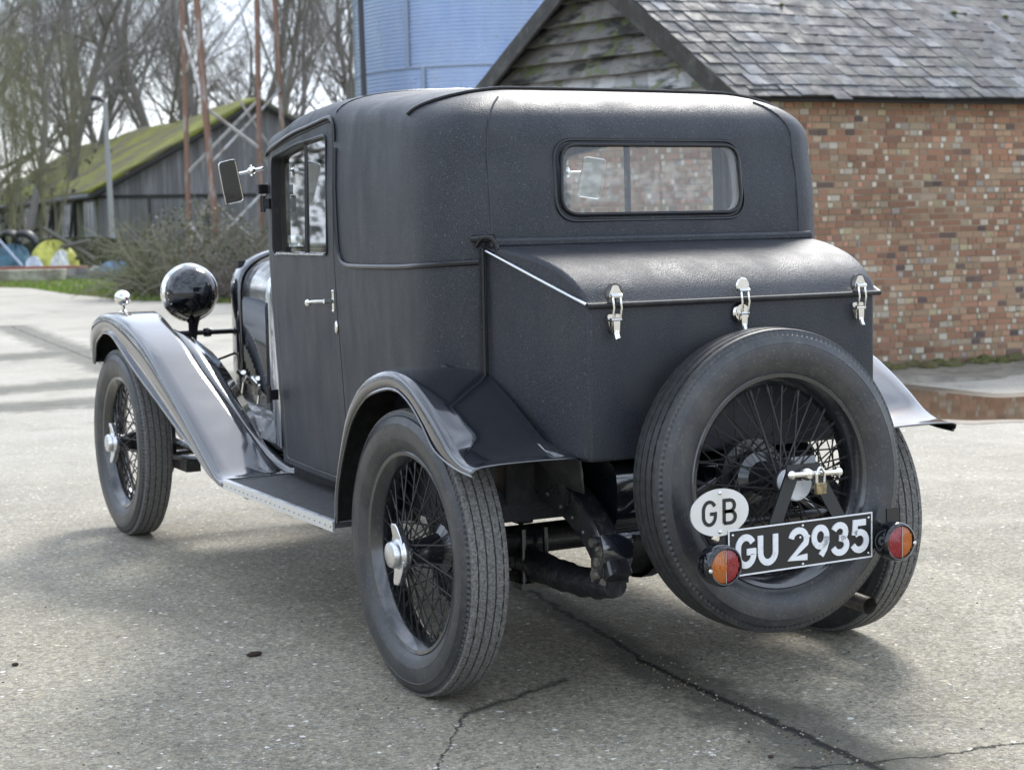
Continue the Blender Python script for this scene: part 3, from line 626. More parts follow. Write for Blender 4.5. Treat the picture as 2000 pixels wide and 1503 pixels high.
# ---------------------------------------------------------------- chassis, springs, tank, axle, exhaust
for s in (-1, 1):
    m = MB(); P = spline([(.38, -.02, .625), (.38, -.16, .575), (.38, -.29, .535), (.38, -.40, .475), (.38, -.47, .405), (.38, -.50, .365)], 6); rows = []
    for i, p in enumerate(P):
        t = (P[min(i+1, len(P)-1)]-P[max(i-1, 0)]).normalized(); nn = Vector((0, -t.z, t.y)); 
        if nn.z < 0: nn = -nn
        q = i/(len(P)-1); h = lerp(.055, .030, q); wd = lerp(.026, .034, q)
        rows.append([(s*(.38+wd), *(p+nn*h)[1:]), (s*(.38-wd), *(p+nn*h)[1:]), (s*(.38-wd), *(p-nn*h)[1:]), (s*(.38+wd), *(p-nn*h)[1:])])
    m.grid(rows, True); m.poly(rows[-1]); m.box((s*.38, 1.45, .49), (.05, 2.95, .11)); fr = m.build('chassis_rail', chassis_black, car, bevel=.006, fixn=True)
    m = MB()
    for y, z in ((-.20, .545), (-.27, .52), (-.33, .50), (-.385, .47)): m.ball((s*.408, y, z), .0065, 10, 6)
    m.tube([(s*.34, -.455, .455), (s*.43, -.455, .455)], .012, 8); m.tube([(s*.34, -.47, .375), (s*.435, -.47, .375)], .012, 8); m.build('bolts', steel_pipe, fr)
    m = MB(); rows = []
    for q in range(9):
        a = math.pi*(q/8)*.9-.3; y = -.475-.035*math.cos(a-.6); z = .415-.065*(q/4-1); rows.append([(s*.335, y, z), (s*.425, y, z)])
    m.grid(rows); m.box((s*.346, -.465, .41), (.008, .06, .12)); m.box((s*.414, -.465, .41), (.008, .06, .12)); m.build('shackle_plate', black_paint, fr, solid=.008, bevel=.004)
    m = MB(); P = spline([(s*.38, -.49, .345), (s*.38, -.38, .330), (s*.38, -.2, .325), (s*.38, 0, .335), (s*.38, .3, .36), (s*.38, .55, .40)], 8)
    m.tube(P, lambda t: .030+.010*math.sin(t*math.pi)+.0022*math.sin(t*55)+.0015*math.sin(t*131), 14, flat=1.15); m.build('leaf_spring', gaiter_m, car)
    m = MB()
    for y in (-.07, .07): m.tube([(s*.415, y, .26), (s*.415, y, .43)], .008, 8); m.tube([(s*.345, y, .26), (s*.345, y, .43)], .008, 8)
    m.box((s*.38, 0, .275), (.11, .19, .018)); m.build('spring_bolts', chassis_black, car)
    m = MB(); m.tube([(s*.38, 2.35, .42), (s*.38, 2.62, .35), (s*.38, 2.86, .34), (s*.38, 3.1, .37), (s*.38, 3.3, .45)], .026, 10); m.tube([(s*.38, 3.2, .46), (s*.38, 3.34, .45)], .03, 8); m.build('front_spring', chassis_black, car)
    m = MB(); m.tube([(s*.46, 2.3, .35), (s*.60, 2.80, .33)], .012, 8); m.box((s*.52, 2.62, .31), (.06, .18, .05)); m.tube([(s*.5, 2.0, .36), (s*.55, 2.7, .40)], .014, 8); m.build('brake_linkage', chassis_black, car)
m = MB(); m.tube([(-.60, 0, RT), (.60, 0, RT)], .042, 20); m.ball((.0, 0, .40), .15, 24, 16, (.8, .9, 1)); m.lathe([(.16, -.02), (.16, .02), (.13, .05)], 24, (0, 0, .40), (1, 0, 0)); m.build('rear_axle', chassis_black, car)
m = MB(); m.tube([(-.60, 2.86, .37), (-.4, 2.86, .34), (.4, 2.86, .34), (.60, 2.86, .37)], .028, 12); m.tube([(-.58, 2.74, .34), (.58, 2.74, .34)], .012, 8); m.build('front_axle', chassis_black, car)
m = MB(); m.prism(rrect([(-.40, .46), (-.12, .46), (-.12, .645), (-.40, .645)], .06), lambda y, z: (-.315, y, z), lambda y, z: (.33, y, z)); ft = m.build('fuel_tank', black_paint, car, fixn=True)
m = MB()
for x in (-.22, -.205, .2): m.tube([(x, y, z) for y, z in rrect([(-.405, .455), (-.115, .455), (-.115, .65), (-.405, .65)], .06)], .004, 6, closed=True)
m.build('tank_strap', chassis_black, ft)
m = MB(); m.tube([(-.36, -.455, .462), (.36, -.455, .462)], .017, 14); m.box((0, -.30, .652), (.74, .03, .02)); m.build('rear_cross_tube', chassis_black, car)
m = MB(); m.tube([(.0, -.44, .46), (0, -.50, .60)], .022, 10); m.tube([(-.3, -.44, .46), (-.04, -.53, .62)], .014, 8); m.tube([(.3, -.44, .46), (.04, -.53, .62)], .014, 8); m.build('spare_carrier_arm', chassis_black, car)
m = MB(); P = [Vector(p) for p in ((.36, 1.9, .33), (.42, 1.2, .30), (.47, .6, .25), (.50, .2, .205), (.50, -.1, .185), (.50, -.425, .172))]; m.tube(P, .024, 20, cap=False); m.tube([P[-1], P[-2]], .0215, 20, cap=False); m.tube([(.39, 1.5, .31), (.45, .8, .28)], .065, 16); m.build('exhaust_pipe', steel_pipe, car)
m = MB(); m.box((0, -.122, .585), (.98, .012, .15)); m.build('rear_apron', dull_black, car)
m = MB(); m.box((0, .2, .53), (.70, .02, .12)); m.box((0, 2.0, .53), (.55, .7, .3)); m.box((0, 1.2, .46), (.3, .6, .2)); m.build('underbody', dull_black, car)
# ---------------------------------------------------------------- lamps at the front
m = MB(); m.tube([(-.62, 2.86, .828), (.62, 2.86, .828)], .011, 12)
for x in (-.335, .335): m.lathe([(.018, -.014), (.02, 0), (.018, .014)], 14, (x, 2.86, .828), (1, 0, 0))
m.build('lamp_bar', bead_black, car)
for s in (-1, 1):
    x = s*.402
    m = MB(); prof = [(0, -.118)]
    for k in range(1, 12): a = math.pi/2*k/11; prof.append((.113*math.sin(a), -.118*math.cos(a)**.9 if k < 11 else 0))
    m.lathe(prof+[(.114, .02)], 48, (x, 2.86, .998), (0, 1, 0)); hl = m.build('headlamp', lamp_paint, car)
    m = MB(); m.lathe([(.113, -.004), (.122, .002), (.125, .014), (.122, .030), (.112, .036)], 48, (x, 2.86, .998), (0, 1, 0)); m.build('rim', chrome, hl)
    m = MB(); m.lathe([(0, .045), (.06, .04), (.112, .030)], 40, (x, 2.86, .998), (0, 1, 0)); m.build('lens', window_glass, hl)
    m = MB(); m.lathe([(0, -.05), (.05, -.04), (.10, 0), (.112, .028)], 40, (x, 2.86, .998), (0, 1, 0)); m.build('reflector', chrome, hl)
    m = MB(); m.tube([(x+.012, 2.80, .905), (x+.012, 2.84, .86), (x+.01, 2.86, .80)], .010, 8); m.tube([(x, 2.86, .885), (x, 2.86, .70), (x-s*.005, 2.86, .60)], .015, 10); m.lathe([(.012, 0), (.02, .01), (.022, .03), (.018, .04)], 14, (x, 2.86, .865), (0, 0, 1)); m.build('stalk', bead_black, hl)
for s in (-1, 1): m = MB(); m.tube([(s*.20, 2.63, .78), (s*.62, 2.9, .60)], .005, 6); m.build('wing_stay', bead_black, car)
# ---------------------------------------------------------------- door mirrors
def mirror(cx, cy, cz, w, h, roll, yaw, pillar, pitch=0.):
    M_ = Matrix.Translation((cx, cy, cz)) @ Matrix.Rotation(yaw, 4, 'Z') @ Matrix.Rotation(pitch, 4, 'X') @ Matrix.Rotation(roll, 4, 'Y')
    pl = rrect([(-w/2, -h/2), (w/2, -h/2), (w/2*.92, h/2), (-w/2, h/2)], .012, 5)
    T = lambda dy: (lambda x, z: tuple(M_ @ Vector((x, dy, z))))
    m = MB(); m.prism(pl, T(.004), T(.014)); m.prism([(x*.6, z*.7) for x, z in pl], T(.014), T(.026)); mr = m.build('door_mirror', dull_black, car, bevel=.002, fixn=True)
    m = MB(); m.tube([T(.003)(x, z) for x, z in pl], .0028, 6, closed=True); m.build('rim', chrome, mr)
    m = MB(); m.prism([(x*.97, z*.98) for x, z in pl], T(.0022), T(.0038)); m.build('mirror_glass', mirror_m, mr, angle=0, fixn=True)
    a = M_ @ Vector((0, .02, .02)); p = Vector(pillar); q = a.lerp(p, .66)
    m = MB(); m.tube([a, q], .0048, 8); m.tube([q, p], .006, 8); m.ball(q, .016, 12, 8, (1, 1, .8)); m.tube([q-Vector((0, 0, .018)), q+Vector((0, 0, .02))], .007, 8); m.build('arm', chrome, mr)
    return mr
mirror(-.690, 1.45, 1.420, .066, .144, -.22, .10, (-.572, 1.455, 1.468), .10)
mirror(.735, 1.45, 1.428, .088, .150, .14, -.15, (.575, 1.455, 1.45), .16)
m = MB(); m.box((-.585, 1.445, 1.395), (.035, .03, .032)); m.build('mirror_clamp', bead_black, car)
# ================================================================== SETTING
FW = Vector((math.sin(YAW), math.cos(YAW), 0)); RT_ = Vector((math.cos(YAW), -math.sin(YAW), 0)); UP = Vector((0, 0, 1)); CB = Vector((CAM.x, CAM.y, 0))
def L2(lat, dep, z=0): return CB + RT_*lat + FW*dep + UP*z
# ---- concrete yard material
def yard_mat():
    m = bpy.data.materials.new('yard_concrete'); m.use_nodes = True; nt = m.node_tree; L = nt.links.new; b = nt.nodes['Principled BSDF']
    tc = N(nt, 'ShaderNodeTexCoord'); v = tc.outputs['Object']
    def noise(s, d=5., r=.6): n = N(nt, 'ShaderNodeTexNoise', Scale=s, Detail=d, Roughness=r); L(v, n.inputs['Vector']); return n
    def mr(o, a, bb, c=0, d=1): n = N(nt, 'ShaderNodeMapRange'); L(o, n.inputs[0]); n.inputs[1].default_value = a; n.inputs[2].default_value = bb; n.inputs[3].default_value = c; n.inputs[4].default_value = d; return n.outputs[0]
    def mix(f, a, bb, t='MIX'):
        n = N(nt, 'ShaderNodeMixRGB', blend_type=t)
        if isinstance(f, float): n.inputs[0].default_value = f
        else: L(f, n.inputs[0])
        for i, q in ((1, a), (2, bb)):
            if isinstance(q, tuple): n.inputs[i].default_value = c4(q)
            else: L(q, n.inputs[i])
        return n.outputs[0]
    def math_(op, a, bb=None):
        n = N(nt, 'ShaderNodeMath', operation=op)
        for i, q in ((0, a), (1, bb)):
            if q is None: continue
            if isinstance(q, (int, float)): n.inputs[i].default_value = q
            else: L(q, n.inputs[i])
        return n.outputs[0]
    col = mix(mr(noise(1.1, 6).outputs[0], .38, .66), (.30, .258, .180), (.46, .408, .300))
    col = mix(mr(noise(5, 6).outputs[0], .50, .75, 0, .55), col, (.145, .150, .105))          # mossy stain
    col = mix(mr(noise(45, 6, .8).outputs[0], .44, .62, 0, .75), col, (.085, .080, .066)); col = mix(mr(noise(17, 6, .75).outputs[0], .50, .66, 0, .45), col, (.40, .375, .31))
    g_ = N(nt, 'ShaderNodeCombineColor'); gv = mr(noise(95, 4, .75).outputs[0], .36, .64, .52, 1.42)
    for q_ in range(3): L(gv, g_.inputs[q_])
    col = mix(1.0, col, g_.outputs[0], 'MULTIPLY')
    col = mix(mr(noise(420, 2).outputs[0], .48, .66, 0, .6), col, (.42, .40, .34))
    far = N(nt, 'ShaderNodeVectorMath', operation='DISTANCE'); L(v, far.inputs[0]); far.inputs[1].default_value = (-1.5, -2.5, 0)
    bare = mix(mr(noise(.35, 5).outputs[0], .40, .62), (.34, .315, .265), (.44, .41, .35)); bare = mix(mr(noise(.9, 7, .7).outputs[0], .54, .66, 0, .6), bare, (.17, .155, .13))    # brighter exposure of the open far yard put into its colour
    wob = noise(.5, 3)
    col = mix(mr(math_('ADD', far.outputs['Value'], math_('MULTIPLY', wob.outputs[0], 3.0)), 6.0, 10.5, 0, .85), col, bare)
    hs = []
    for sc, th, c, amt in ((62, .60, (.52, .50, .44), .95), (62, .22, (.055, .055, .055), .75), (120, .66, (.66, .64, .58), .95), (38, .86, (.58, .50, .36), .9), (150, .25, (.06, .06, .06), .6), (48, .88, (.80, .78, .72), 1.0)):
        vo = N(nt, 'ShaderNodeTexVoronoi', Scale=float(sc), Randomness=1.0); mpn = N(nt, 'ShaderNodeMapping'); mpn.inputs['Rotation'].default_value = (0, 0, sc*.1); L(v, mpn.inputs['Vector'])
        nd = noise(sc*1.5, 2); ad = N(nt, 'ShaderNodeMixRGB', blend_type='LINEAR_LIGHT'); ad.inputs[0].default_value = .012; L(mpn.outputs[0], ad.inputs[1]); L(nd.outputs['Color'], ad.inputs[2]); L(ad.outputs[0], vo.inputs['Vector'])
        sep = N(nt, 'ShaderNodeSeparateColor'); L(vo.outputs['Color'], sep.inputs[0])
        sel = mr(sep.outputs[0], th-.01, th+.01) if th > .5 else mr(sep.outputs[0], th+.01, th-.01)
        size = math_('MULTIPLY', sep.outputs[1], .40); inside = mr(math_('SUBTRACT', size, vo.outputs['Distance']), .0, .06)
        f = math_('MULTIPLY', math_('MULTIPLY', sel, inside), amt); col = mix(f, col, c)
    # joints and cracks: polylines in the ground plane, each with its own width, strength and ragged noise
    sxyz = N(nt, 'ShaderNodeSeparateXYZ')
    wlo = noise(1.1, 4, .6); wl = N(nt, 'ShaderNodeMixRGB', blend_type='LINEAR_LIGHT'); wl.inputs[0].default_value = .05; L(v, wl.inputs[1]); L(wlo.outputs['Color'], wl.inputs[2]); wn = noise(11, 7, .8); wv = N(nt, 'ShaderNodeMixRGB', blend_type='LINEAR_LIGHT'); wv.inputs[0].default_value = .05; L(wl.outputs[0], wv.inputs[1]); L(wn.outputs['Color'], wv.inputs[2])
    L(wv.outputs[0], sxyz.inputs[0]); X, Y = sxyz.outputs[0], sxyz.outputs[1]
    crack = None; damp = None; dn = noise(5.5, 5, .65).outputs[0]
    # (x0,y0,x1,y1, half width, damp)
    SEG = [(.30, 1.70, -.02, -.05, .008, .06), (-.02, -.05, -.055, -.60, .010, .09), (-.055, -.60, -.10, -1.14, .011, .12), (-.10, -1.14, -.16, -2.0, .010, .08),
           (.30, 1.70, .75, 4.5, .006, .03), (.75, 4.5, 2.2, 14.0, .012, .05),
           (-.955, -.62, -.71, -.26, .0018, .0), (-.71, -.26, -.32, -.10, .0014, .012), (-.32, -.10, .06, .11, .0010, .0),
           (-1.05, -1.0, -.955, -.62, .0018, .0), (-2.4, 1.76, -1.5, 1.84, .0006, .0),
           (-.26, -1.05, .06, -1.134, .004, .05), (.06, -1.134, .55, -1.22, .004, .0), (.55, -1.22, 2.5, -1.3, .004, .02), (2.3, 19.5, 1.5, 11.0, .006, .2), (1.5, 11.0, 2.6, 8.0, .006, .2), (-2, 9.4, 1.0, 10.0, .006, .30), (1.0, 10.0, 3.6, 9.6, .006, .4), (-3, 12.6, 2, 13.8, .007, .4), (-4, 8.0, -.5, 8.5, .005, .3), (-.5, 8.5, 2.0, 8.2, .005, .3)]
    for (x0, y0, x1, y1, w_, dp) in SEG:
        dx, dy = x1-x0, y1-y0; l = math.hypot(dx, dy); ux, uy = dx/l, dy/l
        px = math_('SUBTRACT', X, x0); py = math_('SUBTRACT', Y, y0)
        al = math_('ADD', math_('MULTIPLY', px, ux), math_('MULTIPLY', py, uy))
        ac = math_('ADD', math_('MULTIPLY', px, -uy), math_('MULTIPLY', py, ux))
        n = N(nt, 'ShaderNodeClamp'); L(al, n.inputs[0]); n.inputs[1].default_value = 0; n.inputs[2].default_value = l
        ex = math_('SUBTRACT', al, n.outputs[0]); d = math_('SQRT', math_('ADD', math_('MULTIPLY', ex, ex), math_('MULTIPLY', ac, ac)))
        c = mr(d, w_*.7, w_*1.8, 1, 0); crack = c if crack is None else math_('MAXIMUM', crack, c)
        if dp:
            # damp moss lies on the camera side of the joint
            dd = mr(math_('SUBTRACT', d, math_('MULTIPLY', dn, dp*2.6)), -dp*.5, dp*.35, .95, 0); damp = dd if damp is None else math_('MAXIMUM', damp, dd)
    col = mix(math_('MULTIPLY', damp, .75), col, (.060, .062, .048)); col = mix(crack, col, (.016, .015, .012)); L(col, b.inputs['Base Color'])
    L(mr(noise(3, 4).outputs[0], .3, .7, .62, .85), b.inputs['Roughness']); b.inputs['Specular IOR Level'].default_value = .4
    h = math_('SUBTRACT', math_('MULTIPLY', noise(220, 4, .8).outputs[0], .6), math_('MULTIPLY', crack, 2.5))
    bn = N(nt, 'ShaderNodeBump', Strength=.8, Distance=.007); L(h, bn.inputs['Height']); bn2 = N(nt, 'ShaderNodeBump', Strength=.35, Distance=.03); L(noise(6, 5).outputs[0], bn2.inputs['Height']); L(bn.outputs[0], bn2.inputs['Normal']); L(bn2.outputs[0], b.inputs['Normal'])
    return m
soil = mat('soil', (.10, .085, .06), .9, var=(.3, (.07, .085, .03), .4, .6), bump=('noise', 3, .5, .1))
m = MB(); m.poly([(-600, -600, 0), (600, -600, 0), (600, 600, 0), (-600, 600, 0)]); tag(m.build('ground', soil, angle=0), kind='structure')
# concrete yard: a sheet 4 mm above the ground
edge = [onground(*p) for p in ((-500, 556), (0, 561), (60, 563), (130, 574), (250, 586), (340, 590), (460, 592), (620, 596), (900, 600))]
C0 = L2(1.93, 13.6); Wd = (RT_*math.sin(R_(67))+FW*math.cos(R_(67))).normalized(); Gd = (RT_*-.656+FW*.755).normalized()
m = MB(); m.poly([(p.x, p.y, .004) for p in [L2(-30, 20)]+edge+[L2(12, 30), L2(60, 30), L2(60, -30), L2(-40, -30)]]); tag(m.build('yard', yard_mat(), angle=0), kind='structure')
# raised ragged slab lip along the wide joint: slab right of the joint stands a little proud
grit_m = mat('grit_stone', (.3, .28, .24), .9, attr=True); m = MB(); RG = random.Random(31)
JL = [(.30, 1.70), (-.02, -.05), (-.055, -.60), (-.10, -1.14), (-.16, -2.0)]
for i in range(700):
    j = RG.choice((0, 1, 1, 2, 2, 3)); t = RG.random(); x = lerp(JL[j][0], JL[j+1][0], t)+RG.gauss(-.02, .045); y = lerp(JL[j][1], JL[j+1][1], t)
    if i > 450: x = RG.uniform(-1.8, 1.6); y = RG.uniform(-1.2, 2.2)
    r = RG.uniform(.0012, .0032); m.cc = RG.choice([(.10, .09, .07), (.35, .32, .26), (.05, .04, .03), (.20, .14, .08)]); m.ball((x, y, .004+r*.4), r, 5, 4, (1.3, 1, .8))
tag(m.build('grit', grit_m, angle=0), kind='stuff')
leafm = mat('debris', (.045, .03, .02), .9, bump=('noise', 90, .6, .004))
for (px, py, r, lab) in ((497, 1283, .013, 'dark brown twig stub lying on the concrete left of the near rear wheel'), (30, 1302, .009, 'small black clod on the concrete at the left edge of the yard'), (1506, 1482, .007, 'small dark clod beside the wide joint near the bottom of the picture')):
    g = onground(px, py); m = MB(); m.ball((g.x, g.y, .004+r*.5), r, 10, 7, (1.9 if px == 497 else 1.2, .8, .6))
    m.v = [(x+rnd.uniform(-1, 1)*r*.12, y+rnd.uniform(-1, 1)*r*.12, z) for x, y, z in m.v]; tag(m.build('clod', leafm), lab, 'clod')
# ---- grass
gm = mat('grass_blades', (.13, .22, .02), .6, attr=True)
turf = mat('turf', (.10, .15, .02), .9, var=(.8, (.14, .13, .05), .42, .62))
far = [onground(*p) for p in ((-500, 530), (0, 531), (250, 533), (460, 536), (900, 540))]
m = MB(); m.poly([(p.x, p.y, .010) for p in edge]+[(p.x, p.y, .010) for p in reversed(far)]); tag(m.build('verge', turf, angle=0), kind='structure')
m = MB(); R2 = random.Random(3)
for i in range(15000):
    px = R2.uniform(-20, 700); lo = tab([(0, 562), (60, 563), (130, 575), (250, 587), (460, 593), (700, 598)], px); py = lo-(R2.random()**1.3)*34
    g = onground(px, py); h = R2.uniform(.03, .12)*(1.1 if py > lo-5 else 1); a = R2.uniform(0, 6.28); w_ = .012
    k = R2.random(); mossy = .5+.5*math.sin(px*.021+py*.11); m.cc = tuple(lerp(p, q, k) for p, q in zip((.10, .20, .012), (.26, .36, .035))) if R2.random() < .55+.4*mossy else (.20, .17, .08)
    m.poly([(g.x-math.cos(a)*w_, g.y-math.sin(a)*w_, .01), (g.x+math.cos(a)*w_, g.y+math.sin(a)*w_, .01), (g.x+R2.uniform(-.03, .03), g.y+R2.uniform(-.03, .03), h)])
tag(m.build('grass', gm, angle=0), kind='stuff')
# ================================================================== BRICK BARN (right)
barn = empty('brick_barn', C0); tag(barn, 'old brick barn with weatherboarded gable and weathered slate roof, right behind the car', 'barn')
INV = barn.matrix_basis.inverted()
nW = Wd.cross(UP); nW = nW if nW.dot(CAM-C0) > 0 else -nW; nG = Gd.cross(UP); nG = nG if nG.dot(CAM-C0) > 0 else -nG
def W_(u, z, o=0.): return C0+Wd*u+UP*z+nW*o
def G_(u, z, o=0.): return C0+Gd*u+UP*z+nG*o
bp = lambda o: setattr(o, 'matrix_parent_inverse', INV) or o
brick_m = mat('brick', (.3, .12, .06), .85, attr=True, var=(45, (.13, .09, .06), .56, .82), bump=('noise', 60, .4, .004)); mortar_m = mat('mortar', (.36, .28, .20), .95, bump=('noise', 80, .4, .004), var=(3, (.15, .13, .09), .4, .7))
def brickwall(name, PF, u0, u1, z0, z1, seed, mask=None):
    R3 = random.Random(seed); m = MB(); m.m = 0
    a, b, c, d = PF(u0, z0, 0), PF(u1, z0, 0), PF(u1, z1, 0), PF(u0, z1, 0); a2, b2, c2, d2 = [PF(u, z, -.22) for u, z in ((u0, z0), (u1, z0), (u1, z1), (u0, z1))]
    n = m.pts([a, b, c, d, a2, b2, c2, d2])
    for q in ((0, 1, 2, 3), (7, 6, 5, 4), (0, 4, 5, 1), (1, 5, 6, 2), (2, 6, 7, 3), (3, 7, 4, 0)): m.face([n+i for i in q])
    wallo = m.build(name, mortar_m, barn, angle=0, fixn=True); bp(wallo)
    m = MB(); z = z0+.006; row = 0
    pal = [((.33, .175, .105), 6), ((.37, .21, .13), 6), ((.30, .16, .10), 5), ((.38, .25, .155), 5), ((.25, .14, .095), 3), ((.15, .10, .08), .7), ((.42, .32, .22), 2), ((.35, .24, .15), 4)]
    tot = sum(w for _, w in pal)
    def pick(hdr):
        if hdr and R3.random() < .14: return R3.choice([(.48, .41, .32), (.52, .46, .37), (.42, .34, .20), (.46, .25, .16), (.11, .08, .075), (.36, .31, .26)])
        t = R3.random()*tot
        for c, w in pal:
            t -= w
            if t <= 0: return c
        return pal[0][0]
    while z < z1-.03:
        u = u0+R3.uniform(-.2, 0); k = row % 2; drift = .004*math.sin(z*9)
        while u < u1:
            hdr = R3.random() < .84
            L_ = (.080 if hdr else .165)*R3.uniform(.96, 1.03); a0, a1 = max(u, u0), min(u+L_, u1)
            if a1-a0 > .02:
                h = .0435*R3.uniform(.94, 1.03); dz = drift+R3.uniform(-.002, .002); o = R3.uniform(.002, .008); c = pick(hdr); f = R3.uniform(.82, 1.12); g = 1+.22*math.sin(u*1.3+z*2.1)*math.sin(z*1.9-u*.7); m.cc = tuple(min(.8, x*f*g) for x in c)
                P = [PF(a0, z+dz, o), PF(a1, z+dz+R3.uniform(-.002, .002), o), PF(a1, z+dz+h, o), PF(a0, z+dz+h, o)]; Q = [PF(a0, z+dz, -.001), PF(a1, z+dz, -.001), PF(a1, z+dz+h, -.001), PF(a0, z+dz+h, -.001)]
                n = m.pts(P+Q); m.face((n, n+1, n+2, n+3))
                for i in range(4): j = (i+1) % 4; m.face((n+i, n+4+i, n+4+j, n+j))
            u += L_+.009
            if R3.random() < .36 and u < u1-.08:      # pale filled perpends and spalled bats between the stretchers
                bw = R3.uniform(.026, .05); c = R3.choice([(.60, .52, .42), (.62, .56, .47), (.50, .38, .28), (.52, .27, .18), (.45, .42, .30), (.46, .33, .22), (.36, .30, .26), (.58, .46, .34)]); f = R3.uniform(.75, 1.1); m.cc = tuple(x*f for x in c); o = .006
                if u > u0: m.poly([PF(u, z+dz+.004, o), PF(u+bw, z+dz+.004, o), PF(u+bw, z+dz+.040, o), PF(u, z+dz+.040, o)])
                u += bw+.006
        z += .0535; row += 1
    m.build('bricks', brick_m, wallo, angle=0)
    return wallo
EZ = (onplane(1500, 186, C0+nW*.18, nW)).z
apx = onplane(1141, -84, C0+nG*.2, nG); ua = (apx-C0).dot(Gd); za = apx.z
GWID = ua*2
brickwall('side_wall', W_, .0, 9.0, 0, EZ+.05, 5); brickwall('gable_wall', G_, .012, GWID, 0, EZ-.05, 6)
# weatherboards in the gable triangle
board_m = mat('weatherboard', (.10, .095, .09), .85, attr=True, var=(1.7, (.04, .04, .034), .49, .62), dust=(7, .58, (.13, .16, .055), .7), stretch=(1.3, 1.3, 5), bump=('noise', 12, .6, .01))
m = MB(); z = EZ-.06; k = 0; R4 = random.Random(11)
while z < za-.05:
    h = R4.uniform(.15, .20); sag = lambda u: -.035*u*.5+.012*math.sin(u*2.3+k); f0 = max(0, (z-EZ)/(za-EZ)); f1 = max(0, (z+h-EZ)/(za-EZ)); tone = (.42, .41, .40) if k < 2 else (.20, .19, .175)
    us = [lerp(ua*f0, GWID-ua*f0, q/14) for q in range(15)]
    lowr = []; upr = []
    for i, u in enumerate(us):
        jit = R4.uniform(-.006, .006); u2 = lerp(ua*f1, GWID-ua*f1, i/14); lowr.append((u, z+jit, .10)); upr.append((u2, z+h+.01, .015))
    for i in range(14):
        g = R4.uniform(.75, 1.2); moss = False; m.cc = tuple(x*g for x in ((.15, .18, .07) if moss else tone))
        A, B, C_, D = lowr[i], lowr[i+1], upr[i+1], upr[i]
        m.poly([G_(*A), G_(*B), G_(*C_), G_(*D)]); m.poly([G_(A[0], A[1], .02), G_(B[0], B[1], .02), G_(*B), G_(*A)])
    z += h; k += 1
bp(m.build('gable_boarding', board_m, barn, angle=0))
m = MB(); m.poly([G_(0, EZ-.05, -.02), G_(GWID, EZ-.05, -.02), G_(ua, za, -.02)]); bp(m.build('gable_lining', mat('barn_dark', (.015, .014, .013), .9), barn, angle=0))
# roof: two slopes of separate slates
slate_m = mat('slate', (.12, .13, .145), .6, spec=.35, attr=True, var=(14, (.055, .05, .055), .48, .72), rvar=(8, .50, .8), bump=('noise', 25, .35, .006)); moss_m = mat('moss', (.10, .12, .015), .95, bump=('noise', 60, .8, .02)); tim = mat('barge_timber', (.045, .042, .038), .8, var=(8, (.10, .10, .085), .5, .75), bump=('noise', 14, .5, .01))
eave0 = W_(-.18, EZ, .20); ridge0 = G_(ua, za, .20)+Vector((0, 0, .03)); sl = ridge0-eave0; slen = sl.length; sdir = sl.normalized(); rn = Wd.cross(sdir).normalized(); rn = rn if rn.z > 0 else -rn
udir = Wd
def Rf(u, v, o=0.): return eave0+udir*u+sdir*v+rn*o
RLEN = 11.0
m = MB(); m.prism([(0, 0), (RLEN, 0), (RLEN, slen), (0, slen)], lambda u, v: Rf(u, v, -.03), lambda u, v: Rf(u, v, -.06)); roof = m.build('roof', mat('roof_boarding', (.03, .028, .025), .9), barn, angle=0, fixn=True); bp(roof)
m = MB(); R5 = random.Random(21); v = -.03; row = 0; mossp = []
while v < slen:
    u = -.04+R5.uniform(-.02, .02)-(row % 2)*.09; ex = .160
    while u < RLEN:
        w_ = R5.uniform(.125, .165); x0, x1 = max(u, -.05), min(u+w_-.006, RLEN)
        if x1-x0 > .03:
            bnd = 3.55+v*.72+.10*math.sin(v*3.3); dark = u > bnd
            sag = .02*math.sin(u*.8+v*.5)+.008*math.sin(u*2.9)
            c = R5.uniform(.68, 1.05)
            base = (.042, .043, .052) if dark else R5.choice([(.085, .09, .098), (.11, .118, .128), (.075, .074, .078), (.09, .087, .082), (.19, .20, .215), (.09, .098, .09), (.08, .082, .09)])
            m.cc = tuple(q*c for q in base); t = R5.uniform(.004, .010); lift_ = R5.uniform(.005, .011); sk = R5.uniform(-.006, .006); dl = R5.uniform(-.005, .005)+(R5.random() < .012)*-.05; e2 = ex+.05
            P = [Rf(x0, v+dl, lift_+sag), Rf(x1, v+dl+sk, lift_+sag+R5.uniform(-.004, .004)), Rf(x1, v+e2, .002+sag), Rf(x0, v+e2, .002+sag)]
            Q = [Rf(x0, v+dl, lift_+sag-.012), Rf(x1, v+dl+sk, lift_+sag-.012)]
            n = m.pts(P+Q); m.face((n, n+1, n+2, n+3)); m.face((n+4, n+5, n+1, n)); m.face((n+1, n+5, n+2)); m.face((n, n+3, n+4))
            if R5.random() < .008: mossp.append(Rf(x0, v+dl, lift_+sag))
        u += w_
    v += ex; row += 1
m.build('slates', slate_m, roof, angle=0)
m = MB()
for p in mossp: r = R5.uniform(.015, .032); m.ball(p+rn*.005, r, 8, 5, (1.2, 1.2, .7))
m.build('moss_cushions', moss_m, roof)
ridgeB = ridge0+Wd*0; eaveL = G_(GWID, EZ, .20)+Gd*.18; s2 = ridge0-eaveL
m = MB(); m.prism([(0, 0), (RLEN, 0), (RLEN, 1), (0, 1)], lambda u, v: eaveL+Wd*u+s2*v, lambda u, v: eaveL+Wd*u+s2*v-UP*.05); bp(m.build('far_roof_slope', slate_m, barn, angle=0, fixn=True))
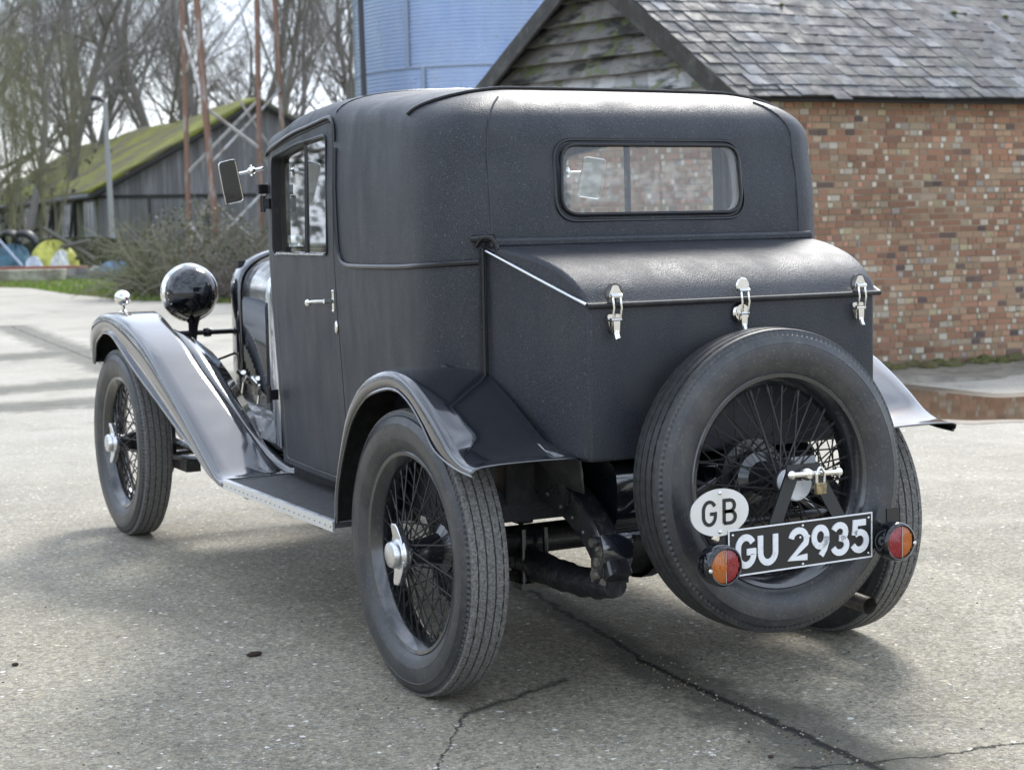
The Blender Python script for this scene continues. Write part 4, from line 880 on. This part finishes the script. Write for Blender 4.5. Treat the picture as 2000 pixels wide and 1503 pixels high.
for A, B, nm in ((Rf(-.03, -.10), Rf(-.03, slen+.02), 0), (eaveL-s2*.02, ridge0+s2*.0, 1)):
    m = MB(); d_ = (B-A).normalized(); up_ = (rn if nm == 0 else d_.cross(Wd).normalized()); up_ = up_ if up_.z > 0 else -up_
    off = nG*.03; P = [A+off, A+off-up_*.17, B+off-up_*.17, B+off]; Q = [p-nG*.035 for p in P]; n = m.pts(P+Q)
    for q in ((0, 1, 2, 3), (7, 6, 5, 4), (0, 4, 5, 1), (1, 5, 6, 2), (2, 6, 7, 3), (3, 7, 4, 0)): m.face([n+i for i in q])
    o_ = m.build('bargeboard', tim, barn, angle=0, fixn=True); bp(o_)
    m = MB(); P = [A+off*1.5-up_*.02, A+off*1.5-up_*.10+nG*.02, B+off*1.5-up_*.10+nG*.02, B+off*1.5-up_*.02]; m.poly(P); 
m = MB(); m.prism([(0, EZ-.02), (RLEN, EZ-.02), (RLEN, EZ+.05), (0, EZ+.05)], lambda u, z: W_(u-.1, z, .03), lambda u, z: W_(u-.1, z, .17)); bp(m.build('soffit', tim, barn, angle=0, fixn=True))
# ---- foot of the wall: ledge, moss, puddle
m = MB(); R6 = random.Random(8)
ledge_m = mat('ledge_concrete', (.24, .215, .17), .85, var=(5, (.15, .14, .11), .42, .6), bump=('noise', 10, .8, .05))
rows = []
for i in range(61):
    u = -1.2+i*.17; o1 = 1.02+.16*math.sin(u*1.7)+.06*math.sin(u*6.1)+R6.uniform(-.02, .02); hh = .03+.02*math.sin(u*3.0)+R6.uniform(0, .012)
    rows.append([W_(u, .004, o1+.10), W_(u, hh*.8, o1+.04), W_(u, hh, o1-.08), W_(u, hh*.5, o1-.30), W_(u, .02, .45), W_(u, .012, -.0)])
m.grid(rows); tag(m.build('ledge', ledge_m), kind='structure')
mo = mat('wall_foot_moss', (.085, .10, .02), .95, bump=('noise', 40, .9, .03), var=(8, (.13, .10, .06), .4, .65)); m = MB()
for i in range(420):
    u = R6.uniform(.0, 8); p = W_(u, .015, abs(R6.gauss(0, .13))+.02); r = R6.uniform(.015, .055); m.ball(p, r, 7, 5, (1.4, 1.4, R6.uniform(.4, 1.3)))
tag(m.build('wall_foot_moss', mo), kind='stuff')
mud = mat('mud', (.085, .068, .045), .45, var=(6, (.15, .125, .09), .4, .65), bump=('noise', 14, .5, .02)); mp_ = [onground(*p, .0065) for p in ((1640, 800), (1690, 758), (1740, 748), (1830, 756), (1900, 764), (1960, 768), (2060, 764), (2220, 780), (2330, 822), (2150, 834), (2040, 826), (1980, 824), (1900, 828), (1840, 825), (1780, 832), (1690, 826), (1640, 800))]
m = MB(); m.poly(spline(mp_, 4)[:-1]); tag(m.build('mud', mud, angle=0), kind='structure')
water = mat('puddle_water', (.075, .045, .024), .05, spec=1.0, bump=('noise', 3, .03, .01)); pud = spline([onground(*p, .008) for p in ((1690, 792), (1720, 768), (1760, 760), (1830, 765), (1900, 772), (1960, 776), (2060, 772), (2200, 790), (2260, 815), (2150, 826), (2040, 820), (1980, 818), (1900, 820), (1840, 818), (1780, 824), (1730, 812), (1690, 792))], 4)
m = MB(); m.poly(pud[:-1]); tag(m.build('puddle', water, angle=0), kind='structure')
# ================================================================== SILO
sc_ = L2(.12/1.0*0+(985-1000)/FPX*36, 36); 
galv = mat('galvanised_steel', (.42, .52, .72), .36, .7, var=(1.2, (.50, .58, .72), .4, .65), rvar=(3, .26, .46), stretch=(1, 1, .3), dust=(9, .66, (.35, .33, .28), .4))
silo = empty('grain_silo', sc_); tag(silo, 'blue grey corrugated steel grain silo behind the brick barn', 'silo')
SRAD = 3.0; m = MB(); rows = []; nz_ = 660; Hs = 8.2; nn_ = 56
prof = [(SRAD+.016*math.sin(2*math.pi*i/6), Hs*i/nz_) for i in range(nz_+1)]
m.lathe(prof, nn_, (0, 0, 0), (0, 0, 1)); m.build('wall', galv, silo, angle=0)
seam_m = mat('seam_steel', (.28, .34, .44), .5, .6)
fa = math.atan2(-FW.y, -FW.x)
for da, z0, z1 in ((-.62, 4.35, 5.75), (.72, 4.35, 6.2), (-.02, 2.0, 4.3), (.0, 6.0, 8), (-.5, 2, 4.3), (.55, 2, 4.3)):
    a = fa+da; p = Vector((math.cos(a), math.sin(a), 0)); m = MB(); m.box(p*(SRAD+.015)+UP*((z0+z1)/2), (.03, .09, z1-z0), Matrix.Rotation(a, 3, 'Z')); m.build('seam_strip', seam_m, silo, angle=0)
m = MB()
for z in (4.32, 5.78):
    m.lathe([(SRAD+.016, z-.02), (SRAD+.018, z), (SRAD+.016, z+.02)], 56, (0, 0, 0), (0, 0, 1))
m.build('seam_ring', seam_m, silo)
m = MB(); m.lathe([(SRAD+.05, Hs), (SRAD+.05, Hs-.08), (0, Hs+1.6)], 56, (0, 0, 0), (0, 0, 1)); m.build('roof', galv, silo)
# pole at the silo's left
p0 = at(716, 170, 33); m = MB(); pb = Vector((p0.x, p0.y, 0)); m.tube([pb, pb+UP*9.0+RT_*-.12], .055, 12); m.tube([pb+UP*8.6, pb+UP*8.8], .075, 12); tag(m.build('steel_pole', mat('dark_steel', (.05, .045, .05), .6), None), 'dark upright steel pole close beside the left edge of the silo', 'pole')
# ================================================================== SHED
sh_m = mat('grey_boarding', (.125, .122, .12), .85, attr=True, var=(1.2, (.14, .135, .13), .4, .66), stretch=(3, 3, .35), bump=('noise', 9, .6, .03)); DS = 66.0
sc0 = at(197, 512, DS); sc0.z = 0
gdir = (RT_*math.sin(R_(73))+FW*math.cos(R_(73))).normalized(); ldir = (RT_*-math.sin(R_(24))+FW*math.cos(R_(24))).normalized(); ng = gdir.cross(UP); ng = ng if ng.dot(CAM-sc0) > 0 else -ng; nl = ldir.cross(UP); nl = nl if nl.dot(CAM-sc0) > 0 else -nl
shed = empty('farm_shed', sc0); tag(shed, 'long grey timber shed with mossy yellow green roof, left in the distance', 'shed'); INV2 = shed.matrix_basis.inverted(); b2 = lambda o: setattr(o, 'matrix_parent_inverse', INV2) or o
pe = onplane(195, 374, sc0, ng); pa = onplane(503, 199, sc0, ng); hE = pe.z; hA = pa.z; wa = (pa-sc0).dot(gdir); wG = wa*2
def SG(u, z, o=0.): return sc0+gdir*u+UP*z+ng*o
def SL(u, z, o=0.): return sc0+ldir*u+UP*z+nl*o
m = MB(); R7 = random.Random(4); u = 0
while u < wG:
    w_ = R7.uniform(.17, .24); u1 = min(u+w_, wG); c = R7.uniform(.7, 1.25); m.cc = (.22*c, .218*c, .215*c); o = R7.uniform(0, .02); hz = lambda x: hE+(hA-hE)*(1-abs(x-wa)/wa)
    mid_ = hE*.92
    m.poly([SG(u, 0, o), SG(u1-.01, 0, o), SG(u1-.01, mid_, o), SG(u, mid_, o)]); c2 = c*R7.uniform(.85, 1.1); m.cc = (.25*c2, .245*c2, .245*c2)
    m.poly([SG(u, mid_, o+.03), SG(u1-.01, mid_, o+.03), SG(u1-.01, hz(u1), o+.03), SG(u, hz(u), o+.03)]); u = u1
b2(m.build('gable_wall', sh_m, shed, angle=0))
m = MB(); m.poly([SG(0, 0, -.03), SG(wG, 0, -.03), SG(wG, hE, -.03), SG(wa, hA, -.03), SG(0, hE, -.03)]); m.box(SG(wa, mid_+.02, .05), (wG, .05, .12), Matrix.Rotation(math.atan2(gdir.y, gdir.x), 3, 'Z')); b2(m.build('frame', mat('shed_dark', (.035, .033, .03), .9), shed, angle=0))
postm = mat('shed_post', (.06, .056, .05), .9)
for u in (1.95, 4.2): m = MB(); m.box(SG(u, 1.35, .05), (.10, .06, 2.6), Matrix.Rotation(math.atan2(gdir.y, gdir.x), 3, 'Z')); b2(m.build('door_post', postm, shed, angle=0))
SLN = 40.0
m = MB(); m.poly([SL(0, 0, .0), SL(SLN, 0, 0), SL(SLN, hE, 0), SL(0, hE, 0)]); b2(m.build('side_wall', mat('green_render', (.19, .20, .12), .9, var=(.8, (.11, .12, .06), .4, .65)), shed, angle=0))
la = math.atan2(ldir.y, ldir.x); winf = mat('window_frame_paint', (.40, .42, .42), .6); pane = mat('dim_pane', (.09, .11, .12), .2)
for u in (1.7, 7.0, 12.5, 18.5):
    m = MB(); m.box(SL(u, 1.75, .03), (2.4, .06, 1.5), Matrix.Rotation(la, 3, 'Z')); wf = m.build('window', winf, shed, angle=0); b2(wf)
    for k in range(3): m = MB(); m.box(SL(u-.75+k*.75, 1.78, .07), (.5, .03, 1.25), Matrix.Rotation(la, 3, 'Z')); m.build('pane', pane, wf, angle=0)
for u in (3.9, 9.5, 15.5):
    m = MB(); m.box(SL(u, 1.5, .25), (.14, .14, 3.0), Matrix.Rotation(la, 3, 'Z')); m.tube([SL(u, 2.8, .25), SL(u+1.6, .3, .3)], .06, 6); b2(m.build('porch_post', mat('porch_timber', (.04, .037, .033), .9) if u < 4 else bpy.data.materials['porch_timber'], shed, angle=0))
def roofmoss():
    m = bpy.data.materials.new('mossy_roof'); m.use_nodes = True; nt = m.node_tree; L = nt.links.new; b = nt.nodes['Principled BSDF']; tc = N(nt, 'ShaderNodeTexCoord'); v = tc.outputs['Object']
    n1 = N(nt, 'ShaderNodeTexNoise', Scale=.33, Detail=8.0, Roughness=.62); L(v, n1.inputs['Vector']); n2 = N(nt, 'ShaderNodeTexNoise', Scale=1.7, Detail=6.0, Roughness=.7); L(v, n2.inputs['Vector'])
    r = N(nt, 'ShaderNodeValToRGB'); e = r.color_ramp.elements; e[0].position = .43; e[0].color = (.10, .085, .06, 1); e[1].position = .52; e[1].color = (.15, .155, .02, 1); q = e.new(.66); q.color = (.25, .28, .03, 1)
    mx = N(nt, 'ShaderNodeMixRGB', blend_type='MIX'); mx.inputs[0].default_value = .45; L(n1.outputs[0], mx.inputs[1]); L(n2.outputs[0], mx.inputs[2]); L(mx.outputs[0], r.inputs[0]); L(r.outputs[0], b.inputs['Base Color']); b.inputs['Roughness'].default_value = .95
    bn = N(nt, 'ShaderNodeBump', Strength=.6, Distance=.08); L(n2.outputs[0], bn.inputs['Height']); L(bn.outputs[0], b.inputs['Normal']); return m
e0 = SG(-.35, hE-.12, .45)+ldir*0; r0_ = SG(wa, hA+.06, .45); e1 = SG(wG+.35, hE-.12, .45)
m = MB(); rows = []
for i in range(31):
    q = i/30; rows.append([e0+ldir*(SLN*j/40)+(r0_-e0)*q+UP*(.03*math.sin(j*1.3+i)+.10*math.sin(j*.35)*q) for j in range(41)])
m.grid(rows); b2(m.build('roof', roofmoss(), shed, solid=.10, angle=60))
m = MB(); m.poly([r0_, r0_+ldir*SLN, e1+ldir*SLN, e1]); b2(m.build('far_roof_slope', bpy.data.materials['mossy_roof'], shed, solid=.08, angle=0))
m = MB()
for A, B in ((e0, r0_), (r0_, e1)): m.tube([A-UP*.12+ng*.02, B-UP*.12+ng*.02], .10, 6)
b2(m.build('verge_board', bpy.data.materials['shed_dark'], shed, angle=0))
m = MB(); m.tube([e0-UP*.05, e0+ldir*SLN-UP*.05], .11, 8); b2(m.build('gutter', mat('gutter_grey', (.16, .16, .165), .6), shed))
# ================================================================== LATTICE MAST
rust = mat('rusty_angle_iron', (.22, .125, .085), .8, var=(2.2, (.34, .30, .27), .52, .64), stretch=(3, 3, .8), bump=('noise', 20, .4, .01)); galvb = mat('weathered_bracing', (.50, .49, .48), .7, var=(3, (.17, .12, .08), .5, .7))
DM = 33.0; mast = empty('lattice_mast', (onground(432, 560).x, onground(432, 560).y, 0)); tag(mast, 'tall rusty four legged lattice mast with crossed bracing, beside the timber shed', 'mast'); INV3 = mast.matrix_basis.inverted(); b3 = lambda o: setattr(o, 'matrix_parent_inverse', INV3) or o
legs = {1: [(357, -120, 1.7), (356, 0, 1.7), (362, 200, 1.7), (368, 410, 1.7), (372, 535, 1.7)], 2: [(372, -120, 0), (384, 0, 0), (400, 200, 0), (418, 400, 0), (432, 555, 0)],
        3: [(500, -120, .8), (502, 0, .8), (505, 200, .8), (510, 400, .8), (514, 556, .8)], 4: [(530, -120, 2.4), (537, 0, 2.4), (551, 240, 2.4), (560, 400, 2.4), (568, 540, 2.4)]}
def lean(k, py): 
    P = legs[k]; x = tab([(b_, a_) for a_, b_, _ in P], py); return at(x, py, DM+P[0][2])
for k, P in legs.items():
    m = MB(); pts_ = [at(a_, b_, DM+c_) for a_, b_, c_ in P]; m.tube(pts_, .070 if k in (2,) else .056, 4); b3(m.build('leg', rust, mast, angle=0))
for k1, y1, k2, y2 in ((2, 132, 3, -20), (1, 150, 2, 60), (2, 80, 4, 330), (1, 338, 3, 195), (2, 210, 3, 290), (2, 320, 4, 175), (1, 60, 2, 215), (3, 60, 4, 180), (2, 395, 3, 485), (2, 470, 3, 380), (1, 480, 2, 370), (3, 390, 4, 300), (3, 290, 4, 395), (1, 430, 2, 530), (2, 555, 3, 455), (3, 500, 4, 420)):
    m = MB(); a_, b_ = lean(k1, y1), lean(k2, y2); m.tube([a_, b_], .034, 4); b3(m.build('brace', galvb, mast, angle=0))
# lamp post
g = at(222, 512, 50); g.z = 0; t_ = at(205, 200, 50); lp = empty('lamp_post', g); tag(lp, 'slender grey lamp post in front of the timber shed', 'lamp post'); t_ = t_-g
pm = mat('post_grey', (.30, .30, .29), .6); m = MB(); m.tube([(0, 0, 0), tuple(t_*.5), tuple(t_)], lambda t: .10-.03*t, 10); m.build('post', pm, lp)
m = MB(); m.tube([tuple(t_), tuple(t_+UP*.12-RT_*.15), tuple(t_+UP*.14-RT_*.40)], lambda t: .05+.05*t, 8); m.build('lamp_head', bpy.data.materials['dark_steel'], lp)
# ================================================================== TREES
def tree_mesh(seed, H=14., trunk=.28, spread=.55, limbs=9, lv=(6, 7, 5), upr=.5, fork=.25, stems=1, tw=.012, wig=.10):
    R8 = random.Random(seed); m = MB(); F3 = []
    def seg(P, r0, r1, n):
        m.tube(P, (lambda t: r0+(r1-r0)*t), n, cap=False)
    def branch(p, d, ln, r, lev):
        k = (6, 5, 4, 3)[lev] if lev < 4 else 3; P = [p.copy()]; q = p.copy(); dd = d.copy()
        for i in range(k):
            dd = (dd+Vector((R8.gauss(0, 1), R8.gauss(0, 1), R8.gauss(0, .6)))*wig*(1+.5*lev)+Vector((0, 0, upr*.12*(lev > 0)))).normalized(); q = q+dd*ln/k; P.append(q.copy())
        rend = r*(.25 if lev else .3); seg(P, r, max(rend, tw*.35), (7, 5, 3, 3, 3)[lev])
        if lev >= len(lv)+1: return
        nb = limbs if lev == 0 else lv[lev-1]
        for i in range(nb):
            t = lerp(fork if lev == 0 else .18, .99, (i+R8.random()*.8)/nb); j = min(int(t*k), k-1); a = P[j].lerp(P[j+1], t*k-j); tan = (P[j+1]-P[j]).normalized()
            rv = Vector((R8.gauss(0, 1), R8.gauss(0, 1), R8.gauss(0, 1))); rv = (rv-tan*rv.dot(tan)).normalized(); ang = R8.uniform(.45, 1.0)*(spread*1.6)
            nd = (tan*math.cos(ang)+rv*math.sin(ang)).normalized(); nd.z += upr*.35; nd.normalize()
            branch(a, nd, ln*R8.uniform(.38, .62)*(1.15-.5*t)*(1.0 if lev else spread+.35), max(r*(1-t*.7)*.52, tw*.5), lev+1)
    for s_ in range(stems):
        o = Vector((R8.uniform(-1, 1)*.5*(stems > 1), R8.uniform(-1, 1)*.5*(stems > 1), 0)); d = Vector((R8.uniform(-.1, .1)*(1+2*(stems > 1)), R8.uniform(-.1, .1)*(1+2*(stems > 1)), 1)).normalized(); branch(o, d, H*R8.uniform(.8, 1), trunk*(1 if stems == 1 else .45), 0)
    return m
bark = mat('bark', (.20, .18, .16), .9, var=(.9, (.23, .215, .19), .42, .65)); bark2 = mat('mossy_bark', (.25, .235, .13), .9, var=(1.5, (.17, .16, .13), .4, .65))
ivy_m = mat('ivy_leaf', (.035, .06, .015), .5, attr=True)
kinds = []
specs = [dict(seed=1, H=15, trunk=.24, limbs=13, lv=(7, 8, 7), spread=.62, tw=.009), dict(seed=2, H=16, trunk=.21, limbs=14, lv=(7, 8, 7), spread=.5, upr=.8, tw=.009), dict(seed=3, H=13, trunk=.27, limbs=11, lv=(8, 8, 7), spread=.75, fork=.16, tw=.009), dict(seed=4, H=11, trunk=.16, limbs=10, lv=(7, 6, 4), spread=.38, stems=4, upr=.8, fork=.12, tw=.008)]
for sp_ in specs:
    mb = tree_mesh(**sp_); n4 = sp_['seed'] == 4; o = mb.build('bare_tree', bark2 if n4 else bark, angle=0); kinds.append(o.data); bpy.data.objects.remove(o)
def px_tree(px, dep, kind, sc, rz, label, group=None, nm='bare_tree', base=None):
    g = at(px, 460, dep); o = empty(nm, (g.x, g.y, -.1)); o.rotation_euler = (0, 0, rz); o.scale = (sc, sc, sc); c = bpy.data.objects.new('branches', kinds[kind]); C.objects.link(c); c.parent = o; tag(o, label, 'tree', group); return o
GRP = 'bare winter trees beyond the yard'
big = [(318, 92, 2, 1.35, .4, 'wide spreading bare tree whose crown rises behind the mossy shed roof'), (40, 66, 1, .85, 2.2, 'tall bare tree standing left of the mossy shed'), (640, 96, 1, 1.25, 1.0, 'tall bare tree just left of the silo and dark pole'), (480, 100, 0, 1.3, 3.0, 'bare tree seen between the legs of the rusty mast')]
for a_ in big: px_tree(*a_, GRP)
R9 = random.Random(77)
for i, (px, dep) in enumerate([(-60, 62), (10, 70), (130, 78), (190, 95), (250, 105), (400, 108), (560, 92), (700, 104), (-20, 90), (90, 100), (360, 118), (520, 120), (760, 110), (-110, 80), (440, 128)]):
    px_tree(px, dep, (0, 1, 0, 2, 1)[i % 5], R9.uniform(1.15, 1.5), R9.uniform(0, 6.28), 'leafless grey tree in the tangle of woodland behind the shed and mast', GRP)
for i, (px, dep) in enumerate([(14, 54), (78, 57), (-60, 50)]):
    px_tree(px, dep, 3, R9.uniform(.60, .78), R9.uniform(0, 6.28), 'thin multi stemmed tree with yellowish mossy stems at the left edge', 'yellow stemmed trees beside the shed')
# ivy clad trunks left of frame
def leaves(m, c, rad, n, sz, R_, cols):
    for _ in range(n):
        d = Vector((R_.gauss(0, 1), R_.gauss(0, 1), R_.gauss(0, 1))).normalized()*R_.random()**.4; p = Vector((c[0]+d.x*rad[0], c[1]+d.y*rad[1], c[2]+d.z*rad[2]))
        if p.z < .02: p.z = .02+R_.random()*.1
        a = Vector((R_.gauss(0, 1), R_.gauss(0, 1), R_.gauss(0, 1))).normalized()*sz*R_.uniform(.5, 1.2); b = a.cross(Vector((R_.gauss(0, 1), R_.gauss(0, 1), R_.gauss(0, 1)))).normalized()*sz*R_.uniform(.4, .9); k = R_.choice(cols); f = R_.uniform(.6, 1.3); m.cc = tuple(x*f for x in k); m.poly([p-a, p+b, p+a, p-b])
RA = random.Random(5)
# far wood and undergrowth that reads as one mass
um = mat('undergrowth_leaf', (.1, .1, .05), .8, attr=True); m = MB()
for i in range(95):
    px = RA.uniform(-260, 900); dep = RA.uniform(78, 125); g = at(px, 460, dep); h = RA.uniform(1.2, 3.8); leaves(m, (g.x, g.y, h*.55), (3.2, 3.2, h), 130, .15, RA, [(.09, .075, .05), (.07, .075, .04), (.11, .10, .06), (.06, .05, .04)])
tag(m.build('undergrowth', um, angle=0), kind='stuff')
# twiggy bramble bush by the mast
def twigbush(name, px, py, dep, w_, h_, n, label, cols, leafn=600, d2=.9):
    g = onground(px, py); mm = MB(); 
    for i in range(n):
        a = RA.uniform(0, 6.28); rr = RA.random()**.6*w_*.55; p = Vector((g.x, g.y, 0))+RT_*math.cos(a)*rr+FW*math.sin(a)*rr*d2; P = [p]; d = (RT_*math.cos(a)*.6+FW*math.sin(a)*.6+UP*RA.uniform(.5, 1.4)).normalized(); L_ = h_*RA.uniform(.5, 1.05)*(1.1-.4*rr/w_)
        for k in range(5): d = (d+Vector((RA.gauss(0, .25), RA.gauss(0, .25), RA.gauss(-.12, .2)))).normalized(); q = P[-1]+d*L_/5; q.z = max(q.z, .02); P.append(q)
        mm.cc = RA.choice(cols); mm.tube(P, lambda t: .011*(1.1-t)+.003, 3, cap=False)
        for _ in range(3):
            j = RA.randrange(1, 5); dd = Vector((RA.gauss(0, 1), RA.gauss(0, 1), RA.gauss(.2, 1))).normalized()*L_*.22; mm.tube([P[j], P[j]+dd*.5+Vector((0, 0, -.02)), P[j]+dd], .004, 3, cap=False)
    rt = empty(name, (g.x, g.y, 0)); tag(rt, label, 'bush'); iv = rt.matrix_basis.inverted()
    o = mm.build('stems', mat(name+'_stem', (.1, .08, .06), .9, attr=True), rt, angle=0); o.matrix_parent_inverse = iv
    mm = MB(); leaves(mm, (g.x, g.y, h_*.42), (w_*.5, w_*.42, h_*.45), leafn, .035, RA, cols+[(.07, .09, .035)]); o = mm.build('leaves', mat(name+'_leaf', (.1, .1, .05), .8, attr=True), rt, angle=0); o.matrix_parent_inverse = iv
twigbush('bramble_bush', 395, 580, 30, 2.3, 2.1, 520, 'grey brown leafless bramble thicket at the foot of the rusty mast', [(.22, .20, .14), (.28, .26, .19), (.14, .15, .07), (.18, .17, .11)], 2600)
twigbush('low_scrub', 285, 552, 36, 1.1, .7, 140, 'low grey scrub between the blue tarpaulin and the bramble thicket', [(.12, .10, .07), (.16, .14, .10), (.09, .10, .05)], 300)
twigbush('dry_scrub', 540, 585, 28, 2.4, 1.5, 450, 'dry grey scrub right of the rusty mast, partly behind the car', [(.14, .12, .10), (.18, .16, .13)], 900)
# ================================================================== JUNK PILE
def lump(name, px, py, dep, w_, h_, d_, col, label, cat, rough=.6, seed=1, amp=.22):
    g = at(px, py, dep); z0 = max(0., g.z); RB = random.Random(seed); m = MB(); n, k = 28, 12; rows = []; ph = [RB.uniform(0, 6.28) for _ in range(8)]
    for i in range(k+1):
        t = math.pi/2*i/k; row = []
        for j in range(n):
            a = 2*math.pi*j/n; f = 1+amp*(math.sin(3*a+ph[0]+2*t)+.6*math.sin(5*a+ph[1]-3*t)+.5*math.sin(9*a+ph[2]+5*t))*.6; x = math.cos(a)*math.cos(t)*w_/2*f; y = math.sin(a)*math.cos(t)*d_/2*f; zz = h_*math.sin(t)*(1+amp*.8*math.sin(4*a+ph[3])*math.cos(t)+amp*.4*math.sin(7*a+ph[4]))
            row.append(Vector((g.x, g.y, 0))+RT_*x+FW*y+UP*(z0*0+zz))
        rows.append(row)
    m.grid(rows, True); mt = mat(name+'_sheet', col, rough, var=(2.5, tuple(x*.55 for x in col), .45, .65), bump=('noise', 4, .8, .1)); return tag(m.build(name, mt, angle=50), label, cat)
lump('rubbish_heap', 150, 515, 50, 4.2, 1.0, 2.0, (.045, .05, .022), 'dark mossy heap of rotten timber below the shed windows', 'heap', .95, 1, .3)
lump('tarpaulin', 100, 505, 48.5, 1.4, .95, .9, (.60, .58, .12), 'crumpled yellow tarpaulin on the junk pile', 'tarpaulin', .5, 2, .3)
lump('tarpaulin', 226, 525, 46, 1.25, .42, .8, (.14, .26, .42), 'crumpled blue tarpaulin on the grass at the right end of the junk pile', 'tarpaulin', .45, 3, .3)
lump('plastic_sack', 66, 515, 47.4, .55, .58, .5, (.62, .66, .75), 'pale blue white sack at the left front of the junk pile', 'sack', .4, 4, .22)
lump('plastic_sack', 117, 500, 47.3, .55, .72, .5, (.72, .72, .70), 'white sack leaning right of the yellow tarpaulin', 'sack', .4, 5, .22)
lump('plastic_sack', 186, 528, 46.3, .45, .30, .4, (.70, .66, .66), 'small white sack at the left edge of the blue tarpaulin', 'sack', .4, 6, .25)
lump('blue_bundle', 33, 505, 49, 1.1, .85, .8, (.07, .16, .22), 'dull blue bundle under the dark tyres at the left end of the junk pile', 'bundle', .5, 7, .3)
lump('stone_pile', 150, 535, 45, 1.5, .28, .7, (.22, .21, .19), 'low pile of grey rubble in front of the mossy heap', 'rubble', .9, 8, .35)
for px, py, r, lab in ((50, 475, .42, 'large dark tyre standing on the blue bundle'), (20, 470, .34, 'smaller dark tyre at the left edge of the picture, on the junk pile')):
    g = at(px, py, 49.5); m = MB(); m.lathe([(r*.6, -.08), (r*.7, -.11), (r*.95, -.10), (r, 0), (r*.95, .10), (r*.7, .11), (r*.6, .08)], 32, (0, 0, 0), (FW*.8+UP*.45+RT_*.2)); o = m.build('scrap_tyre', rubber); o.location = g; tag(o, lab, 'tyre')
slab_m = mat('old_concrete', (.42, .40, .32), .85, var=(2, (.22, .20, .15), .45, .6))
g = at(40, 532, 44.5); m = MB(); m.box((g.x, g.y, .16), (2.3, .6, .30), Matrix.Rotation(math.atan2(RT_.y, RT_.x), 3, 'Z')); tag(m.build('concrete_block', slab_m, bevel=.02), 'long cream concrete block lying on the grass before the junk pile', 'block')
m = MB(); g = at(62, 522, 45.2); m.box((g.x, g.y, .34), (2.9, .5, .07), Matrix.Rotation(math.atan2(RT_.y, RT_.x), 3, 'Z')); tag(m.build('plank', mat('red_plank', (.28, .10, .06), .8)), 'long reddish plank resting on the cream concrete block', 'plank')
a_, b_ = at(-8, 462, 46), at(44, 520, 45); m = MB(); m.tube([a_, b_], .035, 6); tag(m.build('pipe', mat('blue_pipe', (.30, .36, .46), .5)), 'pale blue pipe leaning against the left end of the junk pile', 'pipe')
for i, (x0, y0, x1, y1, lab) in enumerate(((85, 445, 185, 505, 'long grey plank slanting down the mossy heap from upper left'), (150, 505, 192, 468, 'short dark board leaning up to the right on the mossy heap'), (70, 495, 175, 470, 'weathered board lying nearly level across the mossy heap'))):
    m = MB(); m.tube([at(x0, y0, 48.6), at(x1, y1, 48.2)], .07, 4); tag(m.build('old_board', mat('board_grey', (.13, .12, .10), .85) if i == 0 else bpy.data.materials['board_grey'], angle=0), lab, 'board')
# second hedge line to close the view behind the shed's left end
# ---- the wood goes on round the left side of the yard, outside the picture: it shows only mirrored in the paint
m = MB(); RC_ = random.Random(9)
for i in range(46):
    a = R_(lerp(-100, -24, i/45)); d = Vector((math.sin(a+YAW), math.cos(a+YAW), 0)); p = CB+d*RC_.uniform(55, 75); leaves(m, (p.x, p.y, RC_.uniform(3, 6)), (5, 5, RC_.uniform(5, 8)), 560, .24, RC_, [(.07, .065, .045), (.09, .08, .055), (.06, .065, .045)])
tag(m.build('wood', um, angle=0), kind='stuff')
